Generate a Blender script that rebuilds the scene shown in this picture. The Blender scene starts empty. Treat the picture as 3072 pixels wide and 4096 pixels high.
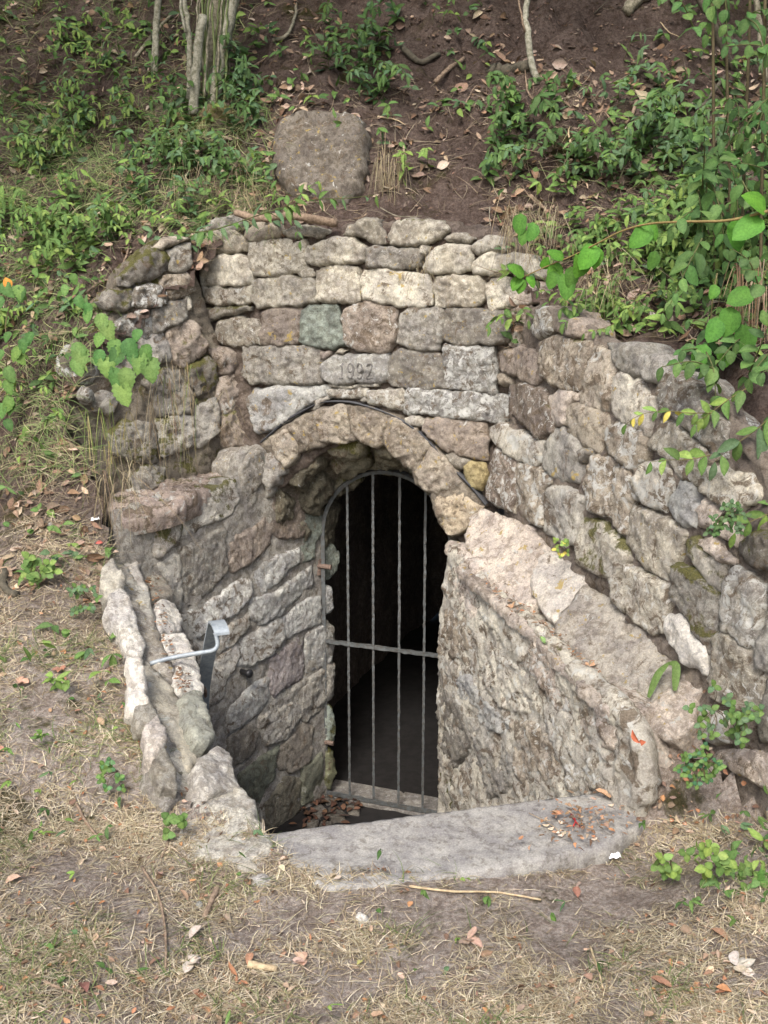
import bpy, math, random
import numpy as np
from mathutils import Vector, Matrix, noise
from mathutils.geometry import delaunay_2d_cdt

random.seed(7); rng = np.random.default_rng(11)
scene = bpy.context.scene

# ---------------------------------------------------------------- camera
H = 1.6; TH = math.radians(13.0); F = 4000.0          # eye height, tilt, focal length in photo pixels
CT, ST = math.cos(TH), math.sin(TH)
cam_d = bpy.data.cameras.new('camera'); cam = bpy.data.objects.new('camera', cam_d)
scene.collection.objects.link(cam); scene.camera = cam
cam.location = (0, 0, H); cam.rotation_euler = (math.radians(90) - TH, 0, 0)
cam_d.sensor_fit = 'VERTICAL'; cam_d.sensor_height = 24; cam_d.lens = 24 * F / 4096
cam_d.clip_start = 0.05; cam_d.clip_end = 200

# ---------------------------------------------------------------- light
world = bpy.data.worlds.new("World"); scene.world = world; world.use_nodes = True
wt = world.node_tree; bg = wt.nodes['Background']
sky = wt.nodes.new('ShaderNodeTexSky'); sky.sky_type = 'NISHITA'; sky.sun_disc = False
SUN_EL, SUN_AZ = math.radians(48), math.radians(196)      # azimuth clockwise from +Y: behind and left of the camera
sky.sun_elevation = SUN_EL; sky.sun_rotation = SUN_AZ
sky.air_density = 1.0; sky.dust_density = 4.0; sky.ozone_density = 1.0
wt.links.new(sky.outputs[0], bg.inputs[0]); bg.inputs[1].default_value = 0.12
sd = bpy.data.lights.new('sun', 'SUN'); sd.energy = 1.35; sd.angle = math.radians(16); sd.color = (1, .98, .96)
sun = bpy.data.objects.new('sun', sd); scene.collection.objects.link(sun)
sdir = Vector((math.sin(SUN_AZ) * math.cos(SUN_EL), math.cos(SUN_AZ) * math.cos(SUN_EL), math.sin(SUN_EL)))
sun.rotation_euler = sdir.to_track_quat('Z', 'Y').to_euler(); sun.location = (-3, -4, 6)
scene.view_settings.view_transform = 'Standard'; scene.view_settings.look = 'None'
scene.view_settings.exposure = 1.32
scene.cycles.max_bounces = 6; scene.cycles.diffuse_bounces = 4

# ---------------------------------------------------------------- helpers: rays and planes
EYE = np.array([0., 0., H])
def ray(px, py):
    u = (px - 1536) / F; v = (2048 - py) / F
    return np.array([u, CT + v * ST, -ST + v * CT])
def at_y(px, py, y):
    d = ray(px, py); return EYE + d * (y / d[1])
def at_z(px, py, z):
    d = ray(px, py); return EYE + d * ((z - H) / d[2])
def unit(v):
    v = np.asarray(v, float); return v / np.linalg.norm(v)
class Plane:
    """a plane given by a point and a normal; u,v span it"""
    def __init__(s, o, n):
        s.o = np.asarray(o, float); s.n = unit(n)
        if np.dot(s.n, EYE - s.o) < 0: s.n = -s.n
        up = np.array([0, 0, 1.]) if abs(s.n[2]) < .9 else np.array([0, 1., 0])
        s.u = unit(np.cross(up, s.n)); s.v = np.cross(s.n, s.u)
    def hit(s, px, py):
        d = ray(px, py); t = np.dot(s.o - EYE, s.n) / np.dot(d, s.n); return EYE + d * t
    def uv(s, p): return np.array([np.dot(p - s.o, s.u), np.dot(p - s.o, s.v)])
    def xyz(s, a, b, h=0.): return s.o + a * s.u + b * s.v + h * s.n
    def shifted(s, h): 
        q = Plane(s.o + s.n * h, s.n); return q
def vplane(x0, y0, x1, y1, batter=0.0):
    """upright plane through two plan points, leaning back by batter"""
    d = unit([x1 - x0, y1 - y0, 0]); n = np.array([-d[1], d[0], 0]);
    if np.dot(n, EYE - np.array([x0, y0, 0])) < 0: n = -n
    return Plane([x0, y0, 0], n + np.array([0, 0, batter]))
def crop(cx, cy, s):
    return lambda pts: [(cx + x * s, cy + y * s) for x, y in pts]
C1 = crop(0, 800, .7233); C2 = crop(700, 800, .7233); C3 = crop(1600, 800, .8873); C4 = crop(900, 1600, .7233)
C5 = crop(300, 1800, .6631); C6 = crop(600, 2500, .7836); C7 = crop(1600, 1900, .8873); CL = crop(0, 1900, .5878)
C8 = crop(0, 0, .9645); C9 = crop(1500, 0, .9476); CF = crop(0, 3200, .9042); CG = crop(1500, 3200, .9476)
C0 = crop(0, 0, 1)

# ---------------------------------------------------------------- helpers: objects
COL = scene.collection
def link(o, parent=None):
    COL.objects.link(o)
    if parent is not None: o.parent = parent
    return o
def tag(o, label=None, cat=None, group=None, kind=None):
    if label: o['label'] = label
    if cat: o['category'] = cat
    if group: o['group'] = group
    if kind: o['kind'] = kind
    return o
def thing(name, label, cat, loc=(0, 0, 0), group=None):
    o = bpy.data.objects.new(name, None); o.empty_display_size = .1; o.location = loc; link(o)
    return tag(o, label, cat, group)
def inv(parent): return Matrix.Translation(-Vector(parent.location)) if parent is not None else Matrix.Identity(4)
def mesh_obj(name, verts, faces, mat, parent=None, smooth=True, center=True, cols=None):
    verts = np.asarray(verts, dtype=np.float64).reshape(-1, 3)
    c = verts.mean(0) if center else np.zeros(3)
    me = bpy.data.meshes.new(name)
    me.from_pydata((verts - c).tolist(), [], faces)
    if smooth: me.polygons.foreach_set('use_smooth', [True] * len(me.polygons))
    if cols is not None:
        a = me.color_attributes.new('Col', 'FLOAT_COLOR', 'POINT')
        cc = np.ones((len(verts), 4), np.float32); cc[:, :3] = np.asarray(cols).reshape(-1, 3)
        a.data.foreach_set('color', cc.ravel())
    for m in (mat if isinstance(mat, (list, tuple)) else [mat]): me.materials.append(m)
    o = bpy.data.objects.new(name, me)
    loc = Vector(c) - (Vector(parent.location) if parent is not None else Vector((0, 0, 0)))
    if parent is not None and parent.parent is not None: loc = Vector(c) - world_loc(parent)
    o.location = loc
    return link(o, parent)
def world_loc(o):
    v = Vector(o.location); 
    while o.parent is not None: o = o.parent; v += Vector(o.location)
    return v
def fbm(p, s, octv=4, seed=0.):
    return noise.fractal(Vector((p[0] * s + seed, p[1] * s - seed * .7, p[2] * s + seed * 1.3)), .55, 2.1, octv)

# ---------------------------------------------------------------- materials
def new_mat(name, rough=.9, spec=.25):
    m = bpy.data.materials.new(name); m.use_nodes = True
    b = m.node_tree.nodes['Principled BSDF']; b.inputs['Roughness'].default_value = rough
    b.inputs['Specular IOR Level'].default_value = spec
    return m, m.node_tree, b
class NT:
    def __init__(s, nt): s.nt = nt; s.n = nt.nodes; s.l = nt.links
    def add(s, t, **kw):
        x = s.n.new(t)
        for k, v in kw.items(): setattr(x, k, v)
        return x
    def noise(s, vec, scale, detail=5, rough=.6, dist=0., off=0):
        x = s.add('ShaderNodeTexNoise'); x.inputs['Scale'].default_value = scale; x.inputs['Detail'].default_value = detail
        x.inputs['Roughness'].default_value = rough; x.inputs['Distortion'].default_value = dist
        if off:
            a = s.add('ShaderNodeVectorMath', operation='ADD'); a.inputs[1].default_value = (off, off * .6, -off)
            s.l.new(vec, a.inputs[0]); vec = a.outputs[0]
        s.l.new(vec, x.inputs['Vector']); return x.outputs['Fac']
    def ramp(s, v, a, b, lo=0., hi=1.):
        x = s.add('ShaderNodeMapRange'); x.interpolation_type = 'SMOOTHSTEP'
        for i, q in ((1, a), (2, b), (3, lo), (4, hi)): x.inputs[i].default_value = q
        s.l.new(v, x.inputs[0]); return x.outputs[0]
    def math(s, op, a, b=None):
        x = s.add('ShaderNodeMath', operation=op)
        for i, q in enumerate((a, b)):
            if q is None: continue
            if isinstance(q, (int, float)): x.inputs[i].default_value = q
            else: s.l.new(q, x.inputs[i])
        return x.outputs[0]
    def mix(s, f, a, b, mode='MIX'):
        x = s.add('ShaderNodeMix', data_type='RGBA', blend_type=mode)
        for i, q in ((0, f), (6, a), (7, b)):
            if isinstance(q, (int, float)): x.inputs[i].default_value = q
            elif isinstance(q, tuple): x.inputs[i].default_value = (*q, 1)
            else: s.l.new(q, x.inputs[i])
        return x.outputs[2]
    def bump(s, h, strength, dist, prev=None):
        x = s.add('ShaderNodeBump'); x.inputs['Strength'].default_value = strength; x.inputs['Distance'].default_value = dist
        s.l.new(h, x.inputs['Height'])
        if prev is not None: s.l.new(prev, x.inputs['Normal'])
        return x.outputs[0]

def stone_mat(name, stria=0., lichen=.0, brown=.0, moss=.0, pits=.3, use_obj=True, base=(.3, .27, .22), bump=1., yellow=0.):
    m, nt, b = new_mat(name, .93, .15); g = NT(nt)
    geo = g.add('ShaderNodeNewGeometry'); P = geo.outputs['Position']
    oi = g.add('ShaderNodeObjectInfo')
    col = oi.outputs['Color'] if use_obj else base
    P0 = P
    if use_obj:                      # every block has its own grain
        sc = g.add('ShaderNodeVectorMath', operation='SCALE'); g.l.new(P, sc.inputs[0]); g.l.new(g.math('ADD', g.math('MULTIPLY', oi.outputs['Random'], .8), .65), sc.inputs['Scale'])
        ad = g.add('ShaderNodeVectorMath', operation='ADD'); g.l.new(sc.outputs[0], ad.inputs[0]); g.l.new(g.math('MULTIPLY', oi.outputs['Random'], 37.), ad.inputs[1]); P = ad.outputs[0]
    big = g.noise(P, 11, 5, .7); mid = g.noise(P, 38, 6, .7, .4, off=3.1); fine = g.noise(P, 190, 4, .75, 0, off=9.)
    mid = g.math('ADD', mid, g.math('MULTIPLY', g.math('SUBTRACT', oi.outputs['Random'], .5), .16))
    c = g.mix(g.ramp(big, .3, .7), g.mix(1, col, (.74, .72, .72), 'MULTIPLY'), g.mix(1, col, (1.2, 1.18, 1.1), 'MULTIPLY'))
    c = g.mix(g.ramp(mid, .44, .58, 0, .8), c, g.mix(1, c, (.55, .52, .49), 'MULTIPLY'))
    c = g.mix(g.ramp(fine, .42, .62, 0, .7), c, g.mix(1, c, (1.55, 1.55, 1.52), 'MULTIPLY'))
    mp2 = g.add('ShaderNodeMapping'); mp2.inputs['Scale'].default_value = (1, 1, .22); g.l.new(P0, mp2.inputs[0])
    c = g.mix(g.ramp(g.noise(mp2.outputs[0], 13, 5, .7, 0, off=33.), .52, .66, 0, .5), c, g.mix(1, c, (.62, .58, .53), 'MULTIPLY'))   # run-off stains
    if pits > 0:
        vo = g.add('ShaderNodeTexVoronoi', feature='F1'); vo.inputs['Scale'].default_value = 42; g.l.new(P, vo.inputs['Vector'])
        sel = g.ramp(vo.outputs['Distance'], .10, .2, 1, 0)
        sel = g.math('MULTIPLY', sel, g.ramp(g.noise(P, 14, 2, .5, 0, off=5), .5, .6, 0, pits))
        c = g.mix(sel, c, (.05, .045, .035))
    else: sel = None
    if brown > 0:
        f = g.ramp(g.noise(P, 16, 6, .72, .8, off=7.), .62 - .2 * brown, .7 - .2 * brown, 0, .85)
        c = g.mix(f, c, g.mix(g.ramp(fine, .3, .7), (.085, .06, .038), (.2, .155, .11)))
    if lichen > 0:
        f = g.ramp(g.noise(P, 20, 7, .75, .6, off=13.), .66 - .2 * lichen, .71 - .2 * lichen, 0, .8)
        c = g.mix(f, c, g.mix(g.ramp(mid, .3, .7), (.5, .5, .45), (.66, .66, .62)))
    if yellow > 0:
        f = g.ramp(g.noise(P, 30, 4, .6, .3, off=21.), .66 - .1 * yellow, .7 - .1 * yellow, 0, .8)
        c = g.mix(f, c, (.42, .31, .09))
    if moss > 0:
        nz = g.add('ShaderNodeSeparateXYZ'); g.l.new(geo.outputs['Normal'], nz.inputs[0])
        f = g.noise(P, 7, 6, .75, .3, off=17.)
        f = g.math('ADD', f, g.math('MULTIPLY', nz.outputs[2], .12))
        f = g.ramp(f, .7 - .25 * moss, .78 - .25 * moss, 0, .9)
        c = g.mix(f, c, g.mix(g.ramp(fine, .3, .7), (.045, .045, .012), (.16, .15, .04)))
    nt.links.new(c, b.inputs['Base Color'])
    n = g.bump(g.noise(P, 48, 9, .85, 0, off=2.), .9 * bump, .016)
    n = g.bump(fine, .55 * bump, .004, n)
    if stria > 0:
        mp = g.add('ShaderNodeMapping'); mp.inputs['Rotation'].default_value = (.5, .6, .2); mp.inputs['Scale'].default_value = (1, 1, .16); g.l.new(P, mp.inputs[0])
        n = g.bump(g.noise(mp.outputs[0], 75, 4, .6), stria, .012, n)
    if sel is not None: n = g.bump(sel, -.6, .004, n)
    nt.links.new(n, b.inputs['Normal'])
    return m
M = {}
M['plain'] = stone_mat('stone_plain', pits=.5)
M['pale'] = stone_mat('stone_pale', pits=.25, yellow=.1, moss=.12)
M['dirty'] = stone_mat('stone_dirty', lichen=.25, brown=.35, pits=.6, yellow=.3)
M['lichen'] = stone_mat('stone_lichen', lichen=.75, brown=.5, pits=.3)
M['rlichen'] = stone_mat('stone_patchy', lichen=.5, brown=.55, moss=.1, pits=.5)
M['mossy'] = stone_mat('stone_mossy', lichen=.2, brown=.4, moss=.7, pits=.3)
M['pit'] = stone_mat('stone_pit', stria=.8, lichen=.2, brown=.3, pits=.1, bump=1.5)
M['cope'] = stone_mat('stone_coping', lichen=.35, brown=.15, pits=.1, yellow=.3, bump=1.2)
M['white'] = stone_mat('stone_white', lichen=.3, pits=0, bump=1.3)

def soil_mat(name, a, b_, moss=.3, scale=1.):
    m, nt, b = new_mat(name, .97, .08); g = NT(nt)
    P = g.add('ShaderNodeNewGeometry').outputs['Position']
    n1 = g.noise(P, 2.2 * scale, 5, .65); n2 = g.noise(P, 13 * scale, 8, .78, 0, off=4.); n3 = g.noise(P, 110 * scale, 5, .8, 0, off=8.)
    c = g.mix(g.ramp(n1, .35, .65), a, b_)
    sx = g.add('ShaderNodeSeparateXYZ'); g.l.new(P, sx.inputs[0])
    low = g.math('ADD', sx.outputs[2], g.math('MULTIPLY', g.math('SUBTRACT', n1, .5), .5))
    c = g.mix(g.ramp(low, .15, .9), g.mix(g.ramp(n1, .35, .65), (.42, .36, .315), (.54, .475, .425)), c)   # paler trodden soil low down
    th = g.noise(P, 150, 5, .9, 1.2, off=61.); c = g.mix(g.math('MULTIPLY', g.ramp(th, .5, .58, 0, .6), g.ramp(low, .15, .8, 1, 0)), c, (.6, .53, .42))   # thatch
    c = g.mix(g.ramp(n2, .42, .62, 0, .7), c, g.mix(1, c, (.5, .46, .42), 'MULTIPLY'))
    c = g.mix(g.ramp(g.noise(P, 60, 6, .8, 0, off=41.), .46, .56, 0, .75), c, g.mix(1, c, (.55, .5, .47), 'MULTIPLY'))
    c = g.mix(g.ramp(n3, .45, .64, 0, .7), c, g.mix(1, c, (1.6, 1.55, 1.5), 'MULTIPLY'))
    if moss > 0:
        f = g.ramp(g.noise(P, 2.6, 7, .7, .6, off=31.), .68 - .2 * moss, .78 - .2 * moss, 0, .85)
        c = g.mix(f, c, g.mix(g.ramp(n3, .3, .7), (.03, .032, .01), (.11, .1, .03)))
    nt.links.new(c, b.inputs['Base Color'])
    n = g.bump(n2, .9, .06); n = g.bump(g.noise(P, 40 * scale, 9, .85, 0, off=14.), 1., .03, n); n = g.bump(n3, 1., .008, n); nt.links.new(n, b.inputs['Normal'])
    return m
M['soil'] = soil_mat('hill_soil', (.13, .098, .083), (.2, .155, .132), .6)
M['ground'] = M['soil']
M['mortar'] = stone_mat('mortar', use_obj=False, base=(.27, .24, .2), brown=.3, pits=0, bump=1.4)
M['mortar_pale'] = stone_mat('mortar_pale', use_obj=False, base=(.39, .375, .345), brown=.1, lichen=.2, pits=0, bump=1.3)
M['rjoint'] = stone_mat('joint_soil', use_obj=False, base=(.25, .215, .185), brown=.35, pits=0, bump=1.5)
M['earthjoint'] = stone_mat('earth_joint', use_obj=False, base=(.19, .158, .138), brown=.2, pits=0, bump=1.5)
M['mossjoint'] = stone_mat('moss_joint', use_obj=False, base=(.22, .195, .16), brown=.3, moss=.55, pits=0, bump=1.5)
M['concrete'] = stone_mat('concrete_worn', use_obj=False, base=(.225, .22, .212), brown=0, pits=.25, bump=.16)
M['rock'] = stone_mat('cave_rock', use_obj=False, base=(.2, .17, .15), brown=.3, pits=0, bump=1.6)
def simple_mat(name, col, rough=.6, metal=0., bumpy=0., col2=None, scale=60):
    m, nt, b = new_mat(name, rough, .4); b.inputs['Metallic'].default_value = metal; g = NT(nt)
    P = g.add('ShaderNodeNewGeometry').outputs['Position']
    f = g.noise(P, scale, 5, .7)
    c = g.mix(g.ramp(f, .38, .64), col, col2 or tuple(x * .6 for x in col)); nt.links.new(c, b.inputs['Base Color'])
    if bumpy: nt.links.new(g.bump(f, bumpy, .004), b.inputs['Normal'])
    return m
def col_mat(name, rough=.75, trans=0., spec=.2):
    """colour comes from the thing's own tint attribute; leaves also pass some light"""
    m, nt, b = new_mat(name, rough, spec); g = NT(nt)
    a = g.add('ShaderNodeAttribute', attribute_name='Col')
    P = g.add('ShaderNodeNewGeometry').outputs['Position']
    c = g.mix(g.ramp(g.noise(P, 130, 4, .7), .35, .65), a.outputs['Color'], g.mix(1, a.outputs['Color'], (.68, .7, .66), 'MULTIPLY'))
    nt.links.new(c, b.inputs['Base Color'])
    if trans:
        t = g.add('ShaderNodeBsdfTranslucent'); nt.links.new(g.mix(1, c, (1.15, 1.2, .7), 'MULTIPLY'), t.inputs['Color'])
        mx = g.add('ShaderNodeMixShader'); mx.inputs[0].default_value = trans
        out = nt.nodes['Material Output']; nt.links.new(b.outputs[0], mx.inputs[1]); nt.links.new(t.outputs[0], mx.inputs[2])
        nt.links.new(mx.outputs[0], out.inputs['Surface'])
    return m
M['leaf'] = col_mat('leaf', .6, .22, .18)
M['dryleaf'] = col_mat('dry_leaf', .8, .12)
M['blade'] = col_mat('grass_blade', .7, .2)
M['bark'] = simple_mat('bark', (.3, .27, .2), .9, 0, .6, (.12, .11, .07), 45)
M['barkpale'] = simple_mat('bark_pale', (.33, .315, .25), .9, 0, .6, (.15, .145, .095), 60)
M['barkdark'] = simple_mat('bark_dark', (.1, .085, .06), .9, 0, .5, (.05, .045, .03), 50)
M['twig'] = simple_mat('twig', (.26, .19, .13), .9, 0, .3, (.13, .09, .06), 70)
M['straw'] = simple_mat('straw', (.45, .36, .22), .9, 0, .2, (.3, .22, .13), 70)
M['greenstem'] = simple_mat('green_stem', (.14, .17, .06), .7, 0, 0, (.09, .12, .04), 40)
M['iron'] = simple_mat('forged_iron', (.125, .137, .138), .6, .35, .9, (.1, .095, .085), 60)
M['galv'] = simple_mat('galvanised_steel', (.33, .365, .38), .6, .25, .35, (.24, .27, .29), 55)
M['rust'] = simple_mat('rusty_steel', (.24, .17, .13), .8, .3, .5, (.11, .08, .065), 120)
M['rubber'] = simple_mat('black_plastic', (.015, .015, .017), .4, 0, .0, (.02, .02, .02), 60)
M['membrane'] = simple_mat('black_membrane', (.03, .032, .036), .55, 0, .4, (.05, .05, .052), 60)
M['paper'] = simple_mat('white_paper', (.75, .75, .74), .8, 0, .3, (.6, .6, .6), 80)
# ---------------------------------------------------------------- plan of the place
PB = vplane(-.62, 4.67, .55, 4.247, .03)                # back wall and arch front
PLW = vplane(-.31, 4.94, -.96, 4.15, .02)                # left wall of the stairwell
PU = vplane(-.64, 4.74, -1.40, 4.14, .06)                # upper left wall
PR = vplane(.47, 4.27, .93, 3.05, .09); PR.o[2] = .7                   # right retaining wall
PW = vplane(.24, 4.2, .72, 2.85, .03)                    # right wall of the stairwell
GATE0 = np.array([-.31, 4.94]); GDIR = unit([.939, -.344, 0]); GP = vplane(-.31, 4.94, -.31 + .939, 4.94 - .344)
FLOOR = -1.12
HOLE = np.array([(-.40, 2.64), (-.62, 2.84), (-.80, 3.10), (-.92, 3.36), (-1.03, 3.70), (-1.10, 3.93), (-1.17, 4.08), (-1.29, 4.17), (-1.33, 4.21),
                 (-1.08, 4.46), (-.68, 4.77), (-.64, 4.74), (-.3, 4.60), (0., 4.495), (.3, 4.39), (.50, 4.315), (.60, 4.22), (.77, 3.78), (.955, 3.25), (1.10, 2.85), (1.32, 2.2),
                 (1.60, 1.4), (1.45, 1.4), (1.19, 2.2), (1.05, 2.66), (.97, 2.85), (.90, 2.90), (.80, 2.84), (.66, 2.80), (.1, 2.69)])
def inside(poly, x, y):
    x = np.asarray(x); y = np.asarray(y); r = np.zeros(x.shape, bool); n = len(poly); j = n - 1
    for i in range(n):
        xi, yi = poly[i]; xj, yj = poly[j]
        with np.errstate(divide='ignore', invalid='ignore'):
            r ^= ((yi > y) != (yj > y)) & (x < (xj - xi) * (y - yi) / (yj - yi + 1e-12) + xi)
        j = i
    return r
def tps(pts):
    P = np.array(pts); n = len(P); D = np.hypot(P[:, None, 0] - P[None, :, 0], P[:, None, 1] - P[None, :, 1])
    K = np.where(D > 0, D * D * np.log(D + 1e-12), 0) + np.eye(n) * .004
    A = np.zeros((n + 3, n + 3)); A[:n, :n] = K; A[:n, n] = 1; A[:n, n + 1:] = P[:, :2]; A[n:, :n] = A[:n, n:].T
    w = np.linalg.solve(A, np.r_[P[:, 2], 0, 0, 0])
    def f(x, y):
        s = w[n] + w[n + 1] * x + w[n + 2] * y
        for i in range(n):
            d = np.hypot(x - P[i, 0], y - P[i, 1]) + 1e-9; s = s + w[i] * d * d * np.log(d)
        return s
    return f
A_ = lambda *t: [tuple(at_y(*q)) for q in t]
left = A_((0, 3600, 2.3), (0, 3200, 2.72), (300, 3300, 2.72), (0, 2800, 3.15), (400, 2900, 3.05), (0, 2400, 3.6), (300, 2450, 3.6),
          (560, 2850, 3.12), (430, 2430, 3.72), (0, 2000, 4.12), (250, 2000, 4.0), (440, 2130, 3.98), (0, 1600, 4.62), (170, 1650, 4.25),
          (640, 3180, 2.82))
front = [(-.3, 2.45, 0), (.1, 2.5, 0), (.6, 2.72, 0), (0, 1.6, 0), (0, .6, 0), (-1.2, 1.8, .0), (-.8, 2.3, 0.01), (1.2, 1.6, .03), (-1.5, .5, 0), (1.5, .5, 0.03),
         (0, -1.5, 0), (-4, -1.5, .1), (4, -1.5, .1), (-4, 1, .3), (3, .6, .1)]
back = A_((0, 1100, 5.2), (400, 1020, 4.85), (220, 1380, 4.42), (0, 500, 6.0), (400, 500, 5.95), (0, 0, 6.8), (780, 905, 4.86), (1150, 880, 4.74), (1536, 880, 4.6),
          (1900, 900, 4.5), (2140, 1000, 4.42), (1536, 600, 4.98), (1536, 300, 5.45), (1536, 0, 6.0), (900, 500, 5.35), (900, 0, 6.3), (2100, 600, 4.85),
          (2100, 300, 5.25), (2100, 0, 5.8), (2310, 1200, 4.2), (2560, 1420, 3.66), (2800, 1640, 3.24), (3060, 1900, 2.92), (2600, 800, 4.5), (3000, 1200, 3.9),
          (3072, 600, 4.7), (2600, 300, 5.2), (3072, 0, 5.6)) + \
    [(-4, 3, 1.2), (-4, 5, 2.6), (-4, 8.5, 5.2), (0, 8.5, 5.2), (4, 8.5, 5.6), (4, 4, 3.2), (2.2, 2.4, .9), (3, 3, 2.0), (1.7, 1.5, .08), (3, 1.4, .3)]
rfront = A_((2680, 3290, 2.72), (2850, 3230, 2.68), (2770, 3060, 2.78), (2930, 2980, 2.74), (3060, 3130, 2.62), (3060, 3600, 2.2)) + [(1.35, 1.8, .05), (1.9, 2.2, .2)]
fback = tps(left + back + front[:1] + front[3:]); ffront = tps(left + front + rfront)
RL = lambda x, y: (x - .56) * 1.2 + (y - 4.25) * .38          # > 0 behind the right wall line
GX = np.arange(-5, 5.001, .03); GY = np.arange(-1.5, 9.001, .03)
XX, YY = np.meshgrid(GX, GY, indexing='ij')
def height(X, Y):
    zb = fback(X, Y); zf = ffront(X, Y)
    s = np.clip((Y - 2.7) / .6, 0, 1); s = s * s * (3 - 2 * s)
    behind = (RL(X, Y) > .0) & (Y > 1.42)
    t = np.where(behind, np.clip((Y - 1.42) / .3, 0, 1), s)
    t = np.where((X > .3) & ~behind, 0, t); t = np.where(Y > 4.3, 1, t)
    return zf * (1 - t) + zb * t
ZZ = height(XX, YY)
rough = np.clip((ZZ - .25) / .8, .0, 1)
NZ = np.zeros_like(ZZ)
NEAR = (XX > -3.2) & (XX < 3.2) & (YY > .3) & (YY < 7.6)
for i in range(len(GX)):
    for j in range(len(GY)):
        if not NEAR[i, j] and (i % 4 or j % 4): continue
        x, y = GX[i], GY[j]
        r = rough[i, j]
        v = noise.fractal(Vector((x * 2.3, y * 2.3, 0)), .6, 2., 6) * (.02 + .05 * r)
        if r > .3: v += (abs(noise.noise(Vector((x * 4.5, y * 4.5, 3)))) - .2) * .17 * r + noise.fractal(Vector((x * 11, y * 11, 8)), .7, 2., 3) * .024 * r
        NZ[i, j] = v
FI = (np.arange(len(GX)) // 4) * 4; FJ = (np.arange(len(GY)) // 4) * 4
NZ = np.where(NEAR, NZ, NZ[np.ix_(FI, FJ)])
edge = np.min([np.hypot(XX - x, YY - y) for x, y in HOLE], axis=0)
ZZ = ZZ + NZ * np.clip(edge / .25, .25, 1)
_m = at_y(1290, 470, 5.05); ZZ += .26 * np.exp(-(((XX - _m[0]) / .30) ** 2 + ((YY - 5.12) / .26) ** 2))      # earth banked over the boulder
_m = at_y(2080, 380, 5.05); ZZ += .08 * np.exp(-(((XX - _m[0]) / .25) ** 2 + ((YY - 5.1) / .12) ** 2))
SLAB = [(-.36, 2.69), (.62, 2.93), (.78, 2.86), (.74, 2.70), (.58, 2.58), (.25, 2.50), (-.10, 2.465), (-.22, 2.50)]
_sl = inside(SLAB, XX, YY); ZZ[_sl] = np.minimum(ZZ[_sl], -.03)
ZZ[:, :] = np.where((YY < 2.75) & (YY > 2.3) & (XX > -.3) & (XX < .8) & ~_sl, np.minimum(ZZ, .012 + .006 * NZ / .02), ZZ)
INH = inside(HOLE, XX, YY)
def H_at(x, y):
    fx = np.clip((np.asarray(x) - GX[0]) / .03, 0, len(GX) - 1.001); fy = np.clip((np.asarray(y) - GY[0]) / .03, 0, len(GY) - 1.001)
    i = fx.astype(int); j = fy.astype(int); a = fx - i; b = fy - j
    return ZZ[i, j] * (1 - a) * (1 - b) + ZZ[i + 1, j] * a * (1 - b) + ZZ[i, j + 1] * (1 - a) * b + ZZ[i + 1, j + 1] * a * b
def hits(px, py):
    """where sight lines through photo pixels meet the terrain (NaN where a wall is in the way)"""
    px = np.asarray(px, float); py = np.asarray(py, float); out = np.full((len(px), 3), np.nan); ys = np.arange(.9, 8.6, .02)
    for s in range(0, len(px), 4000):
        u = (px[s:s + 4000] - 1536) / F; v = (2048 - py[s:s + 4000]) / F; dy = CT + v * ST; dz = -ST + v * CT
        T = ys[None, :] / dy[:, None]; X = u[:, None] * T; Z = H + dz[:, None] * T; Y = np.broadcast_to(ys, X.shape)
        i = np.clip(((X - GX[0]) / .03 + .5).astype(int), 0, len(GX) - 1); j = np.clip(((Y - GY[0]) / .03 + .5).astype(int), 0, len(GY) - 1)
        ht = ZZ[i, j]; ih = INH[i, j]
        stop = (Z <= ht) | (ih & (Z < ht + .05)); k = stop.argmax(1); r = np.arange(len(k))
        good = stop[r, k] & ~ih[r, k]
        out[s:s + 4000][good] = np.c_[X[r, k], ys[k], ht[r, k]][good]
    ok = ~np.isnan(out[:, 0]); out[ok, 2] = H_at(out[ok, 0], out[ok, 1])
    return out
_gy, _gx = np.gradient(ZZ, .03)[1], np.gradient(ZZ, .03)[0]
def slope_n(x, y):
    i = int(min(max((x - GX[0]) / .03, 0), len(GX) - 1)); j = int(min(max((y - GY[0]) / .03, 0), len(GY) - 1))
    return unit([-_gx[i, j], -_gy[i, j], 1.])
def _old(x, y):
    e = .05; n = np.array([-(H_at(x + e, y) - H_at(x - e, y)) / (2 * e), -(H_at(x, y + e) - H_at(x, y - e)) / (2 * e), 1.]); return unit(n)
def build_terrain():
    idx = np.full(XX.shape, -1, int)
    cellbad = INH[:-1, :-1] | INH[1:, :-1] | INH[:-1, 1:] | INH[1:, 1:]
    jump = np.abs(ZZ[1:, 1:] - ZZ[:-1, :-1]) > .5
    cellbad |= jump
    for name, cond, mat in (('ground', YY[:-1, :-1] + 0.0 * XX[:-1, :-1] < 3.2 + .5 * (XX[:-1, :-1] > 0) - .0, 'ground'), ('hillside', None, 'soil')):
        if cond is None: sel = ~G_sel & ~cellbad
        else:
            behind = (RL(XX[:-1, :-1], YY[:-1, :-1]) > 0)
            G_sel = cond & ~(behind & (YY[:-1, :-1] > 1.42) & (XX[:-1, :-1] > 0)); sel = G_sel & ~cellbad
        I, J = np.nonzero(sel)
        ids = {}; verts = []; faces = []
        for i, j in zip(I.tolist(), J.tolist()):
            f = []
            for a, b in ((i, j), (i + 1, j), (i + 1, j + 1), (i, j + 1)):
                k = (a, b)
                if k not in ids: ids[k] = len(verts); verts.append((XX[a, b], YY[a, b], ZZ[a, b]))
                f.append(ids[k])
            faces.append(f)
        o = mesh_obj(name, verts, faces, M[mat], center=False); o['kind'] = 'structure'
build_terrain()
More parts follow.
